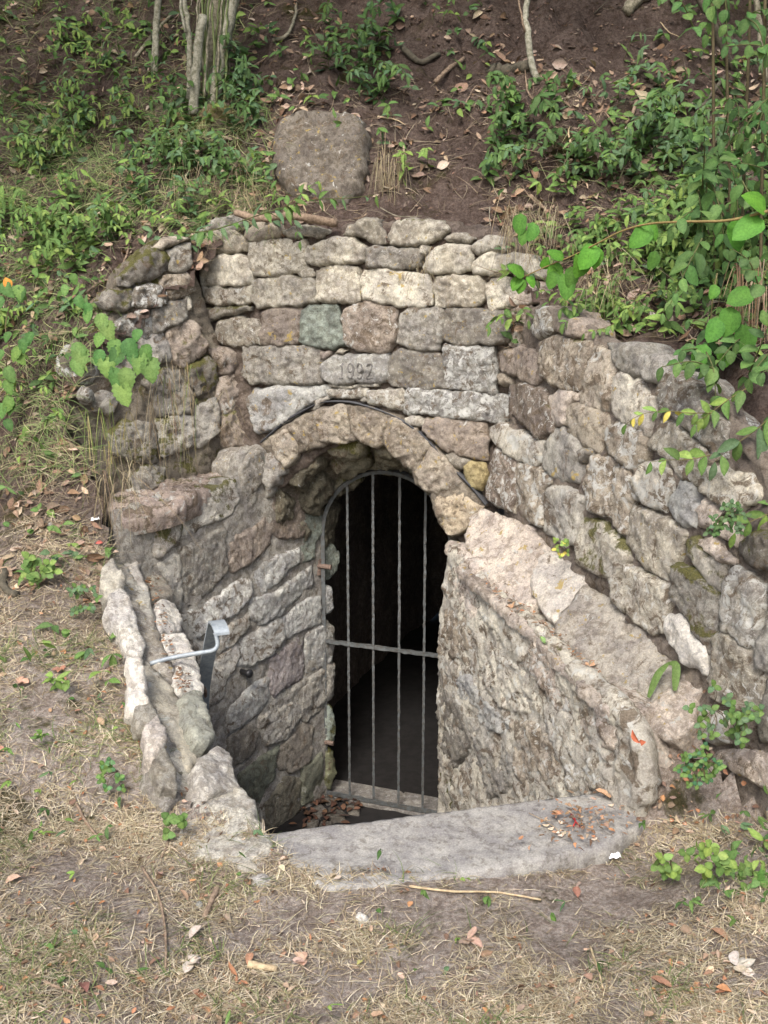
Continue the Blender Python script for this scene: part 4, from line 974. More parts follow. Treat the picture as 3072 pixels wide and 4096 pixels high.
for a in A[1:]:
    zt = zsp + math.sqrt(max(0, R0 ** 2 - (a - ca) ** 2))
    V, Fc = tube(dense([gp(a, GB), gp(a, zt)], .010), .0070, 4, .5, a * 30, square=True); mesh_obj('bar', V, Fc, M['iron'], gate, smooth=False)
for py in (2262, 2962):
    p = GP.hit(1290, py); hz = p[2]
    ac = Acc(); V, Fc = tube([gp(A[0] - .03, hz + .035, -.0), gp(A[0] - .03, hz - .05, -.0)], .02, 10); ac.add(V, Fc)
    V, Fc = tube([gp(A[0] - .03, hz, -.01), gp(A[0] + .05, hz - .002, -.01)], .013, 8, .1); ac.add(V, Fc)
    V, Fc = tube([gp(A[0] - .03, hz, -.0), gp(A[0] - .12, hz, .03)], .016, 8, .1); ac.add(V, Fc)
    ac.obj('hinge', M['rust'], gate, smooth=False)

# ---- handrail
hr = thing('handrail', 'short galvanised steel handrail on a bent bracket from the left parapet', 'handrail', tuple(at_y(675, 2632, 3.45)))
y0 = 3.42
V, Fc = tube(spline([at_y(600, 2655, 3.40), at_y(680, 2633, 3.42), at_y(770, 2616, 3.43), at_y(845, 2604, 3.44), at_y(866, 2590, 3.45), at_y(870, 2565, 3.46), at_y(861, 2530, 3.47)], .012), .0085, 8, .15, 2.)
mesh_obj('bracket', V, Fc, M['galv'], hr)
top = [at_y(905, 2535, 3.40), at_y(897, 2506, 3.42), at_y(885, 2486, 3.46), at_y(868, 2484, 3.50)]
path = [at_y(888, 2540, 3.385), at_y(885, 2522, 3.39), at_y(876, 2500, 3.42), at_y(866, 2486, 3.48), at_y(858, 2500, 3.54), at_y(838, 2600, 3.66), at_y(815, 2740, 3.80), at_y(806, 2900, 3.95), at_y(800, 3050, 4.1)]
pth = spline(path, .012); hw = np.array([.93, .37, 0]) * .027; V = []; Fc = []
for i, p in enumerate(pth):
    t = unit(pth[min(i + 1, len(pth) - 1)] - pth[max(i - 1, 0)]); nn = unit(np.cross(t, hw)) * .004
    for s in (-1, 1): 
        for k in (-1, 1): V.append(p + hw * s + nn * k * s)
for i in range(len(pth) - 1):
    for a, b in ((0, 1), (1, 2), (2, 3), (3, 0)): Fc.append([i * 4 + a, i * 4 + b, (i + 1) * 4 + b, (i + 1) * 4 + a])
Fc += [[0, 1, 2, 3], [len(V) - 4, len(V) - 3, len(V) - 2, len(V) - 1]]
mesh_obj('rail', V, Fc, M['galv'], hr, smooth=False)
V, Fc = tube(spline([at_y(812, 2735, 3.80), at_y(822, 2770, 3.83), at_y(818, 2800, 3.88)], .01), .008, 8); mesh_obj('lower_bracket', V, Fc, M['rust'], hr)
kn = PLW.hit(970, 2686); ac = Acc(); V, Fc = tube([kn - PLW.n * .02, kn + PLW.n * .03, kn + PLW.n * .042, kn + PLW.n * .055, kn + PLW.n * .06], [.013, .013, .021, .02, .008], 14)
tag(mesh_obj('wall_buffer', V, Fc, M['rubber']), 'small round black rubber buffer on the left stairwell wall', 'buffer')
# ---------------------------------------------------------------- plants
def gp1(px, py):
    h = hits([px], [py])[0]
    return h if not np.isnan(h[0]) else None
def toward(p, a): return unit(np.asarray(a, float))
def leaf(ac, b, d, nrm, L, W, col, fold=.25, droop=.25, shape='oval', seg=5):
    d = d / math.sqrt(d[0] ** 2 + d[1] ** 2 + d[2] ** 2 + 1e-12)
    s = np.array([d[1] * nrm[2] - d[2] * nrm[1], d[2] * nrm[0] - d[0] * nrm[2], d[0] * nrm[1] - d[1] * nrm[0]]); m = math.sqrt(s @ s)
    s = s / m if m > 1e-6 else np.array([1., 0, 0]); n = np.array([s[1] * d[2] - s[2] * d[1], s[2] * d[0] - s[0] * d[2], s[0] * d[1] - s[1] * d[0]])
    V = []; Fc = []; C = []; wob = L * .035; toothed = shape == 'tooth'
    if toothed: seg = 11
    ce = tuple(x * .93 for x in col); cm = (col[0] * 1.3, col[1] * 1.2, col[2] * 1.2); sb = random.uniform(-.12, .12)
    for i in range(seg + 1):
        t = i / seg
        if shape == 'oval': w = math.sin(math.pi * min(1, t * .97 + .015)) ** .75
        elif shape == 'lance': w = math.sin(math.pi * t ** .8) ** 1.1
        elif toothed: w = math.sin(math.pi * min(1, t ** .75 * .98 + .01)) ** .7 * (1 + (.13 if i % 2 else -.07))
        else: w = math.sin(math.pi * min(1., t ** .8 * .98 + .01)) ** .55
        w *= W / 2; c = b + d * (L * t) - n * (droop * L * t * t) + s * (sb * L * math.sin(math.pi * t))
        if i in (0, seg): w = max(w * .15, .0006)
        u1 = random.uniform(-wob, wob) if 0 < i < seg else 0; u2 = random.uniform(-wob, wob) if 0 < i < seg else 0
        V += [c + s * w + n * (fold * w + u1), c, c - s * w + n * (fold * w + u2)]; C += [ce, cm, ce]
    for i in range(seg):
        a = i * 3; Fc += [[a, a + 1, a + 4, a + 3], [a + 1, a + 2, a + 5, a + 4]]
    k = len(ac.v); ac.v += V; ac.f += [[q + k for q in f] for f in Fc]; ac.c += C
DKG = (.07, .135, .042); MDG = (.11, .195, .055); LTG = (.19, .29, .075); BLG = (.1, .175, .085); YEL = (.5, .44, .1)
def jit(c, a=.18):
    k = 1 + random.uniform(-a, a); return (c[0] * k * (1 + random.uniform(-.08, .08)), c[1] * k, c[2] * k * (1 + random.uniform(-.1, .1)))
def shoot(stem_ac, leaf_ac, path, leafL, leafW, cols, gap=.03, r=.0018, pairs=True, shape='oval', start=.1, droop=.3, hang=.35, upn=(-.1, -.5, .9), spread=.9, scol=(.12, .13, .05)):
    """a stem along path with leaves in opposite pairs"""
    P = spline(path, .012); n = len(P)
    V, Fc = tube(P, [r * (1 - .6 * i / n) for i in range(n)], 5); stem_ac.add(V, Fc, scol)
    L = 0; last = -gap; tot = sum(np.linalg.norm(P[i + 1] - P[i]) for i in range(n - 1)); k = 0
    for i in range(n - 1):
        L += np.linalg.norm(P[i + 1] - P[i])
        if L < start * tot or L - last < gap: continue
        last = L; k += 1; t = unit(P[i + 1] - P[i]); up = unit(np.array(upn) + rng.normal(0, .25, 3))
        side = np.cross(t, up); side = unit(side) if np.linalg.norm(side) > .1 else np.array([1., 0, 0])
        if k % 2: q = unit(np.cross(side, t)); side = unit(side * .75 + q * .5 * random.choice((-1, 1)))
        taper = 1 - .45 * (L / tot) ** 3
        for sg in ((1, -1) if pairs else (random.choice((1, -1)),)):
            if random.random() < .08: continue
            d = unit(side * sg * spread + t * random.uniform(.35, .8) + np.array([0, 0, -hang]) * random.uniform(.3, 1.3) + rng.normal(0, .12, 3))
            s = random.uniform(.75, 1.15) * taper
            leaf(leaf_ac, P[i], d, up, leafL * s, leafW * s, jit(random.choice(cols)), random.uniform(.05, .5), droop * random.uniform(.3, 1.5), shape)
    d = unit(P[-1] - P[-3] + np.array([0, 0, -.1])); leaf(leaf_ac, P[-1], d, np.array(upn), leafL * .7, leafW * .6, jit(cols[-1]), .4, .2, shape)
def plant(name, label, cat, group, shoots_fn, loc):
    t = thing(name, label, cat, tuple(loc), group); s = Acc(); l = Acc(); shoots_fn(s, l)
    if s.v: s.obj('stem', M['blade'], t)
    if l.v: l.obj('foliage', M['leaf'], t)
    return t

def spx(pts): return [at_y(*q) for q in pts]

# ---- individual leafy shoots on the bank
def bank_shoot(p, cols, size, n):
    nn = slope_n(p[0], p[1]); shp = random.choice(('oval', 'lance', 'lance', 'round') if cols[0] != LTG else ('oval', 'tooth', 'round'))
    def f(s, l):
        for _ in range(n):
            d = unit(nn * .8 + np.array([random.uniform(-.9, .9), -.35, random.uniform(.0, .7)])); Ls = size * random.uniform(.6, 1.3)
            tip = p + d * Ls; mid = p + d * Ls * .5 + np.array([0, -.01, .04 * random.random() + Ls * .12])
            tip = tip + np.array([0, -.02, -Ls * random.uniform(0, .3)])
            shoot(s, l, [p - nn * .02, mid, tip], random.uniform(.05, .08) * (size / .22) ** .4, random.uniform(.022, .036) * (size / .22) ** .4, cols, gap=random.uniform(.032, .05), shape=shp)
    return f
G_SH = 'leafy shoots growing on the earth bank'
BL = [  # centre x, y, radii, how many, colours, size, stems, label
 (300, 560, 330, 220, 20, [MDG, MDG, BLG, LTG], .2, 2, 'green leafy shoot in the dense growth left of the boulder'),
 (700, 700, 330, 190, 20, [MDG, BLG, DKG], .22, 2, 'drooping dark green shoot between the stump and the wall'),
 (200, 900, 220, 180, 22, [MDG, LTG, MDG], .22, 2, 'mid green shoot low on the left bank'),
 (300, 200, 300, 160, 20, [MDG, LTG], .14, 1, 'small light green shoot in the leaf litter at top left'),
 (950, 420, 160, 120, 12, [BLG, DKG], .24, 2, 'bluish green shoot beside the cut stump'),
 (560, 900, 180, 90, 9, [LTG, LTG, MDG], .15, 1, 'yellowish green shoot near the corner of the wall'),
 (1440, 260, 170, 170, 16, [MDG, BLG, DKG], .22, 2, 'dark green shoot hanging above the boulder'),
 (1700, 60, 120, 60, 3, [MDG], .14, 1, 'thin green shoot high on the bare soil'),
 (2120, 560, 140, 170, 9, [DKG, MDG, DKG], .24, 2, 'broad leaved dark shoot right of the bare soil'),
 (2350, 720, 330, 190, 13, [MDG, BLG, DKG], .2, 2, 'green shoot on the middle of the right bank'),
 (2400, 350, 200, 150, 8, [MDG, BLG], .16, 1, 'small green shoot in the bare soil at upper right'),
 (2700, 650, 260, 260, 20, [MDG, DKG, BLG], .22, 2, 'green shoot in the thicket at the right edge'),
 (2450, 1050, 260, 150, 22, [LTG, MDG], .15, 2, 'small light green shoot hanging over the right wall'),
 (2800, 1000, 220, 200, 24, [MDG, MDG, LTG], .22, 2, 'leafy green shoot above the right wall'),
 (1680, 700, 70, 70, 3, [LTG], .14, 1, 'pale green shoot right of the boulder'),
 (2480, 1300, 330, 110, 16, [LTG, MDG, MDG], .15, 2, ''),
 (2350, 1290, 160, 60, 9, [LTG, MDG], .12, 1, 'small shoot rooted on top of the right wall'),
 (60, 1300, 140, 200, 8, [MDG, LTG], .14, 1, 'young leafy shoot at the left edge'),
 (100, 1600, 120, 150, 5, [MDG, LTG], .13, 1, 'small green shoot low at the left edge'),
 (2950, 3450, 150, 160, 4, [MDG, LTG], .09, 1, 'little green shoot in the litter at bottom right')]
USED = set()
LM = [('boulder', 1290, 640), ('coppiced stump', 830, 430), ('left sapling', 620, 200), ('crooked sapling', 2130, 250), ('dark leaning sapling', 2900, 150), ('left corner of the wall', 900, 960),
      ('right end of the wall top', 2150, 1010), ('rotten log', 2000, 290), ('dogwood branch', 2600, 900), ('mossy left wall', 560, 1200), ('left bramble', 60, 1350), ('hanging grey tuft', 2130, 880),
      ('leaning stick', 2800, 400), ('hanging round leaves', 2870, 1250), ('sawn top branch', 2540, 40), ('soil stub', 1700, 260), ('dark upper left stub', 550, 120), ('bank stub', 310, 1040)]
def shoot_label(look, size, st, px, py):
    """words for one shoot: its look and where it stands from the nearest things one can find"""
    for nm, lx, ly in sorted(LM, key=lambda m: math.hypot(px - m[1], py - m[2])):
        d = math.hypot(px - lx, py - ly); dist = 'close' if d < 130 else 'a little way' if d < 260 else 'some way' if d < 420 else 'far'
        a = math.degrees(math.atan2(ly - py, px - lx)) % 360
        side = ['right of', 'up and right of', 'above', 'up and left of', 'left of', 'down and left of', 'below', 'down and right of'][int((a + 22.5) // 45) % 8]
        lab = '%s %s shoot %s %s the %s' % ('tall' if size > .19 else 'short', look, dist, side, nm)
        if lab not in USED and len(lab.split()) <= 14: USED.add(lab); return lab
    return None
for cx, cy, rx, ry, n, cols, size, st, lab in BL:
    k = 0; tr = 0; lab0 = lab
    while k < n and tr < n * 5:
        tr += 1; px = cx + random.gauss(0, .5) * rx; py = cy + random.gauss(0, .5) * ry
        p = gp1(px, py)
        if p is None: continue
        look = {DKG: 'dark green', MDG: 'mid green', LTG: 'light green', BLG: 'bluish green'}[cols[0]]
        if not (-40 < px < 3110 and -60 < py): continue
        lab = shoot_label(look, size, st, px, py)
        if lab is None: continue
        plant('leafy_shoot', lab, 'plant', G_SH, bank_shoot(p, cols, size, st), p); k += 1

# ---- low mass of seedlings, ivy and weeds nobody could count
def scatter(regions):
    P = []
    for x0, y0, x1, y1, n in regions:
        px = rng.uniform(x0, x1, n); py = rng.uniform(y0, y1, n); h = hits(px, py); P.append(h[~np.isnan(h[:, 0])])
    return np.vstack(P)
ug = Acc()
def clump(x, y): return noise.noise(Vector((x * 2.6, y * 2.6, 7.)))
for p in scatter([(-500, -100, 1150, 1000, 1150), (-500, 900, 450, 1500, 320), (1150, -100, 2000, 600, 130), (2000, 300, 3500, 1250, 480), (2600, -200, 3500, 1500, 700), (-500, 1500, 500, 3400, 190), (2750, 3250, 3500, 3800, 120), (-500, 3300, 3400, 4200, 40)]):
    if clump(p[0], p[1]) < -.12 and random.random() < .8: continue
    nn = slope_n(p[0], p[1]); c = random.choice([MDG, DKG, BLG, MDG, LTG]); h = random.uniform(.01, .07)
    b = p + nn * h
    for _ in range(random.choice((1, 2, 3))):
        d = unit(np.array([random.uniform(-1, 1), random.uniform(-1, .2), random.uniform(-.6, .5)])); leaf(ug, b, d, nn + rng.normal(0, .3, 3), (.55 if p[1] < 3.2 else 1) * random.uniform(.025, .07), (.55 if p[1] < 3.2 else 1) * random.uniform(.014, .03), jit(c), .3, .3, random.choice(('oval', 'lance')), 4)
o = ug.obj('undergrowth', M['leaf']); tag(o, 'low green seedlings and weeds covering the bank', 'undergrowth', kind='stuff')

# ---- grass and straw
def blades(name, pts, length, width, cols, lean, lift, mat='blade', curl=.5, label='', cat='grass', nseg=4, dirs=None, kind='stuff', parent=None, gravity=0.):
    n = len(pts); pts = np.asarray(pts); az = rng.uniform(0, 2 * np.pi, n) if dirs is None else dirs + rng.normal(0, .35, n)
    L = rng.uniform(*length, n); W = rng.uniform(*width, n); li = rng.uniform(*lift, n)
    hd = np.c_[np.cos(az), np.sin(az), np.zeros(n)]; sd2 = np.c_[-np.sin(az), np.cos(az), np.zeros(n)]
    nrm = np.array([slope_n(p[0], p[1]) for p in pts]); hd = hd - nrm * (hd * nrm).sum(1)[:, None]; hd /= np.linalg.norm(hd, axis=1)[:, None]
    sd2 = np.cross(nrm, hd); bend = rng.uniform(-curl, curl, n)
    V = np.zeros((n, 2 * nseg + 1, 3)); cc = np.array(cols)[rng.integers(0, len(cols), n)] * rng.uniform(.6, 1.35, (n, 1))
    for k in range(nseg + 1):
        t = k / nseg; c = pts + hd * (L * t * (1 - .3 * li * (1 - t)))[:, None] * np.cos(li * .0)[:, None] * (1 - .0) + sd2 * (L * bend * t * t)[:, None] + nrm * (.003 + L * li * (t - .62 * t * t))[:, None]
        c = c + np.array([0, 0, -1.]) * (gravity * L * t * t)[:, None]
        w = (W * (1 - .75 * t) / 2)[:, None]
        if k < nseg: V[:, 2 * k] = c + sd2 * w; V[:, 2 * k + 1] = c - sd2 * w
        else: V[:, 2 * k] = c
    m = 2 * nseg + 1; base = (np.arange(n) * m)[:, None]; Fc = []
    for k in range(nseg - 1): Fc += (base + np.array([2 * k, 2 * k + 1, 2 * k + 3, 2 * k + 2])).tolist()
    Fc += (base + np.array([2 * nseg - 2, 2 * nseg - 1, 2 * nseg])).tolist()
    o = mesh_obj(name, V.reshape(-1, 3), Fc, M[mat], parent, cols=np.repeat(cc, m, axis=0))
    if kind: tag(o, label, cat, kind=kind)
    return o
BARE = [(1950, 3620, 680, 110), (1230, 3680, 170, 90), (2250, 3800, 160, 120), (2880, 3180, 120, 90), (950, 2950 + 500, 60, 40), (420, 3120, 110, 90)]
def keep(P, px, py, thin=1.):
    m = np.ones(len(P), bool)
    for cx, cy, rx, ry in BARE: m &= ~((((px - cx) / rx) ** 2 + ((py - cy) / ry) ** 2 < 1) & (rng.random(len(P)) < .9))
    c = np.array([noise.noise(Vector((p[0] * 4, p[1] * 4, 2.))) + .5 * noise.noise(Vector((p[0] * 13, p[1] * 13, 5.))) if not np.isnan(p[0]) else 0 for p in P])
    m &= rng.random(len(P)) < np.clip(.62 + c * 1.1, .08, 1) * thin
    return m
def ground_pts(x0, y0, x1, y1, n, thin=1.):
    px = rng.uniform(x0, x1, n); py = rng.uniform(y0, y1, n); h = hits(px, py); m = ~np.isnan(h[:, 0]) & keep(h, px, py, thin); return h[m]
STRAW = [(.5, .42, .29), (.36, .28, .18), (.62, .54, .41), (.26, .2, .12), (.45, .39, .26), (.55, .44, .33)]; GRN = [(.14, .19, .06), (.2, .24, .09), (.24, .25, .11), (.11, .16, .05)]
fg = np.vstack([ground_pts(-600, 3300, 3700, 4500, 62000), ground_pts(-600, 2100, 700, 3400, 22000)])
tc = fg[rng.integers(0, len(fg), 900)]; tf = tc[rng.integers(0, 900, 13000)] + np.c_[rng.normal(0, .022, (13000, 2)), np.zeros(13000)]; tf[:, 2] = H_at(tf[:, 0], tf[:, 1]); tf = tf[~inside(HOLE, tf[:, 0], tf[:, 1])]
blades('dry_grass', np.vstack([fg[::2], fg[1::4], tf]), (.015, .07), (.0013, .0034), STRAW, 0, (.02, .5), label='short dry straw coloured grass on the trodden ground', curl=.35)
gg = np.vstack([ground_pts(-600, 3300, 3700, 4500, 10500), ground_pts(-600, 1900, 720, 3400, 8000)])
gg = gg[np.array([noise.noise(Vector((p[0] * 3.2, p[1] * 3.2, 12.))) + .6 * noise.noise(Vector((p[0] * 9, p[1] * 9, 2.))) > .08 for p in gg])]
blades('green_grass', gg, (.03, .10), (.0015, .0035), GRN, 0, (.2, .8), label='thin green grass growing in patches on the ground', curl=.6)
bgp = np.vstack([ground_pts(-600, 600, 450, 1900, 8500, .9), ground_pts(-600, -100, 1000, 700, 4200, .8), ground_pts(2000, 500, 3500, 1300, 900, .8), ground_pts(0, 400, 1100, 950, 4500)])
blades('bank_grass', bgp, (.05, .2), (.0016, .004), [(.15, .22, .07), (.2, .27, .1), (.38, .34, .2), (.12, .18, .06), (.3, .32, .15)], 0, (.3, 1.), label='long thin grass growing on the left bank', gravity=.25, curl=.5)
dg_ = np.vstack([ground_pts(-600, -100, 1300, 1500, 5200, .9), ground_pts(1900, 300, 3500, 1500, 4200, .9), ground_pts(-300, 1500, 500, 2600, 2400), ground_pts(1200, 300, 2100, 900, 900, .7)])
blades('dead_stalks', dg_, (.04, .16), (.0016, .0035), [(.26, .2, .14), (.34, .28, .2), (.18, .13, .09)], 0, (.02, .4), label='dead brown stalks and pine-like litter on the bank', curl=.6)

# ---- leaf litter
def litter(name, pts, size, cols, label, flat=.35):
    ac = Acc()
    for p in pts:
        nn = slope_n(p[0], p[1]); a = random.uniform(0, 6.28); d = np.array([math.cos(a), math.sin(a), random.uniform(-.1, .25)]); d = d - nn * (d @ nn) * .9
        s = random.uniform(*size) * (1.6 if random.random() < .1 else 1)
        leaf(ac, p + nn * random.uniform(.002, .012), d, nn + rng.normal(0, flat, 3), s, s * random.uniform(.3, .75), jit(random.choice(cols), .25), random.uniform(-.2, 1.1), random.uniform(-.5, .6), random.choice(('oval', 'lance', 'round')), 4)
    o = ac.obj(name, M['dryleaf']); tag(o, label, 'leaf litter', kind='stuff'); return o
BRN = [(.2, .13, .085), (.28, .19, .125), (.14, .09, .06), (.34, .26, .19), (.22, .16, .12)]; ORG = [(.36, .19, .1), (.3, .16, .09), (.45, .29, .18)]; TANL = [(.5, .4, .3), (.42, .34, .26), (.55, .47, .38)]
litter('ground_litter', ground_pts(-600, 2200, 3700, 4400, 6500), (.006, .024), BRN + ORG[:2] + TANL[:1], 'small brown bits of dead leaf scattered over the ground')
litter('bank_litter', np.vstack([ground_pts(-600, -150, 1250, 1500, 3600), ground_pts(-400, 1500, 480, 2400, 900), ground_pts(1900, 200, 3500, 1500, 2400), ground_pts(1200, 0, 2100, 900, 500, .6)]), (.018, .055), BRN + TANL[:2] + BRN, 'dead oak leaves lying over the bank')
litter('soil_crumbs', np.vstack([ground_pts(-400, -100, 3500, 1400, 5200), ground_pts(1150, -100, 2700, 900, 2600)]), (.006, .022), [(.1, .07, .055), (.16, .11, .085), (.22, .17, .13), (.07, .05, .04)], 'crumbs of soil, bark and dead leaf on the bare slope', .8)
litter('edge_litter', np.array([q for q in [at_z(2330 + random.gauss(0, 90), 3290 + random.gauss(0, 45), .03) for _ in range(170)]]), (.006, .022), BRN + ORG, 'crumbled brown leaves gathered at the right end of the slab')

# single fallen leaves one can point to
FL = [(2040, 3780 + 0, .05, ORG[0], 'brown curled leaf'), ]
SL = [  # px, py, size, colour, label
 (1870, 3775, .07, ORG[2], 'pale orange maple leaf with torn tips on the dry grass'), (760, 3870, .075, (.62, .5, .4), 'large cream coloured torn leaf in the middle foreground'),
 (760, 3790, .06, (.5, .44, .32), 'dull tan leaf just above the large cream leaf'), (350, 4010, .06, (.26, .11, .07), 'dark reddish brown curled leaf at bottom left'),
 (85, 3535, .06, (.5, .33, .24), 'pale orange leaf at the left edge of the grass'), (2310, 3615, .055, (.3, .13, .07), 'rust brown leaf right of the long twig'),
 (2350, 3915, .05, (.5, .27, .16), 'orange curled leaf near the bottom centre'), (2690, 3980, .07, (.35, .17, .09), 'long rolled brown leaf at bottom right'),
 (2840, 3745, .07, ORG[0], 'ribbed orange brown leaf lying in the right foreground'), (2950, 3900, .08, (.58, .5, .38), 'torn cream leaf at the right edge'),
 (410, 2190, .04, (.5, .1, .06), 'bright red leaf at the top of the parapet'), (80, 2745, .08, (.52, .3, .18), 'large orange maple leaf on the left grass'),
 (240, 2690, .06, (.4, .18, .1), 'rolled orange leaf above the maple leaf at left'), (420, 2920, .055, ORG[2], 'orange leaf standing on edge beside the lower parapet'),
 (400, 2430, .045, (.5, .34, .24), 'tan leaf against the upper white parapet stone'), (300, 2860, .035, ORG[0], 'small square orange leaf in the left grass'),
 (1220, 3810 + 60, .06, (.52, .33, .22), 'pale orange lobed leaf in the grass left of centre'), (1000, 3830, .05, ORG[0], 'orange brown leaf half buried in grass'),
 (470, 3830 + 130, .04, TANL[0], 'small tan leaf at lower left'), (1480, 4080, .05, ORG[2], 'orange leaf at the very bottom edge'),
 (1140, 3505, .04, (.6, .55, .36), 'pale yellow leaf at the left corner of the slab'), (2620, 4080, .055, ORG[2], 'orange leaf at bottom edge right of centre'),
 (20, 3010, .05, (.42, .2, .1), 'rolled brown leaf touching the left edge'), (2270, 105, .06, ORG[2], 'orange curled leaf on bare soil at top right'),
 (2205, 330, .06, (.3, .15, .09), 'brown curled leaf under the thin sapling'), (1545, 600, .05, (.5, .35, .22), 'tan leaf right of the boulder'),
 (640, 3850 - 330, .045, (.5, .3, .2), 'small orange leaf in green grass at left'), (2620, 1330 - 50, .06, (.5, .42, .33), 'pale oak leaf on top of the right bank'),
 (2590, 1200, .06, ORG[0], 'orange brown leaf on the right bank'), (1450, 3300 + 560, .03, YEL, 'tiny yellow leaf in the grass')]
for px, py, s, col, lab in SL:
    p = gp1(px, py)
    if p is None: continue
    s *= .75; g_ = sum(col) / 3; col = tuple(.72 * x + .28 * g_ * .9 for x in col)
    nn = slope_n(p[0], p[1]); ac = Acc(); a = random.uniform(0, 6.28); lob = 5 if 'maple' in lab or 'lobed' in lab or 'torn' in lab else 1
    for k in range(lob):
        aa = a + (k - lob / 2) * .75; d = np.array([math.cos(aa), math.sin(aa), .12]); leaf(ac, p + nn * .012, d, nn + rng.normal(0, .15, 3), s * (1 if lob == 1 else random.uniform(.4, .85)), s * (.55 if lob == 1 else .46), jit(col, .06), .7 if lob == 1 else .3, random.uniform(-.35, .3), 'oval', 6)
    V, Fc = tube([p + nn * .012, p + nn * .014 - np.array([math.cos(a), math.sin(a), 0]) * s * .5], .0009, 4); ac.add(V, Fc, tuple(x * .7 for x in col))
    tag(ac.obj('fallen_leaf', M['dryleaf']), lab, 'fallen leaf', 'single fallen leaves')

# ---- stems and saplings on the bank
def stems(parent, items, mat=None):
    for nm, pts, r0, r1, mt in items:
        P = spline(pts, .03); n = len(P); P = [p + rng.normal(0, .0025, 3) for p in P]
        V, Fc = tube(P, [r0 + (r1 - r0) * i / n for i in range(n)], 9, .12, random.random() * 9); mesh_obj(nm, V, Fc, M[mt], parent)
cy_ = gp1(830, 470)[1]
cs = thing('coppiced_stump', 'coppiced shrub stump with pale grey stems, one sawn off short', 'shrub', tuple(gp1(820, 500)))
up = lambda px, y0, dy, extra=1.2: [at_y(px[0][0], px[0][1], y0), at_y(px[1][0], px[1][1], y0 + dy * .5), at_y(px[2][0], px[2][1], y0 + dy), at_y(px[2][0], px[2][1], y0 + dy) + (at_y(px[2][0], px[2][1], y0 + dy) - at_y(px[1][0], px[1][1], y0 + dy * .5)) * extra]
stems(cs, [('stem', up([(757, 400), (757, 150), (735, 0)], cy_, .05), .016, .012, 'barkpale'), ('stem', up([(745, 130), (728, 60), (722, -20)], cy_ - .01, .05, .6), .008, .006, 'barkpale'),
           ('cut_stem', [at_y(775, 460, cy_ - .06), at_y(785, 260, cy_ - .05), at_y(812, 62, cy_ - .04)], .026, .022, 'barkpale'),
           ('stem', up([(840, 330), (850, 150), (862, 0)], cy_ + .12, .06), .045, .04, 'bark'), ('stem', up([(848, 440), (885, 220), (932, 0)], cy_ + .02, .03), .034, .03, 'barkpale'),
           ('stem', up([(868, 420), (895, 200), (905, 0)], cy_ + .08, .03), .02, .017, 'bark')])
for k in range(22):
    x0 = 800 + random.uniform(-10, 115); x1 = x0 + random.uniform(-25, 30)
    stems(cs, [('shoot', up([(x0 + random.uniform(-10, 10), random.uniform(370, 420)), ((x0 + x1) / 2, 200), (x1, 0)], cy_ + random.uniform(-.05, .10), .04), .006, .004, random.choice(('greenstem', 'bark', 'greenstem')))])
b0 = gp1(820, 500)
for k, (px, py, rx, a) in enumerate([(740, 470, .10, .1), (790, 515, .12, -.1), (850, 500, .10, .2), (770, 545, .09, 0.), (870, 430, .10, 0)]):
    c = at_y(px, py, cy_ - .08 - .01 * k); pl = Plane(c, np.array([a, -.5, .75])); th_ = np.linspace(0, 2 * math.pi, 12)[:-1]
    v, f = slab_mesh(pl, [(rx * math.cos(q) * random.uniform(.8, 1.1), rx * .5 * math.sin(q) * random.uniform(.8, 1.1)) for q in th_], .05, bulge=.05, step=.014, rough=.02, edge=.05)
    o = mesh_obj('bark_flake', v, f, M['mossy'], cs); o.color = (.16, .13, .07, 1)
sp1 = gp1(620, 290); t = thing('sapling', 'slender grey sapling left of the coppiced stump', 'tree', tuple(sp1)); stems(t, [('trunk', up([(620, 290), (625, 120), (632, 0)], sp1[1], .05, 2.), .021, .017, 'barkpale')])
t = thing('sapling', 'thin pale sapling with a crooked stem on the bare soil', 'tree', tuple(gp1(2150, 335)))
yb = gp1(2150, 335)[1]
stems(t, [('trunk', [at_y(2150, 335, yb), at_y(2122, 230, yb - .0), at_y(2112, 120, yb), at_y(2098, 80, yb + .02), at_y(2112, 0, yb + .03), at_y(2118, -120, yb + .05), at_y(2110, -260, yb + .1)], .017, .011, 'barkpale'),
          ('branch', [at_y(2100, 130, yb), at_y(2085, 60, yb), at_y(2075, 0, yb + .02), at_y(2050, -160, yb + .05)], .005, .003, 'twig')])
yb = gp1(2935, 280)
yb = yb[1] if yb is not None else 5.2
t = thing('sapling', 'dark leaning sapling at the upper right', 'tree', tuple(at_y(2940, 285, yb))); stems(t, [('trunk', [at_y(2945, 290, yb), at_y(2890, 190, yb - .05), at_y(2850, 80, yb - .08), at_y(2800, 0, yb - .1), at_y(2740, -120, yb - .1)], .019, .014, 'barkdark')])
t = thing('sapling', 'brownish upright stem nearest the right edge', 'tree', tuple(at_y(3055, 320, yb - .2))); stems(t, [('trunk', [at_y(3060, 330, yb - .2), at_y(3045, 170, yb - .2), at_y(3025, 0, yb - .2), at_y(3010, -160, yb - .2)], .016, .012, 'bark')])
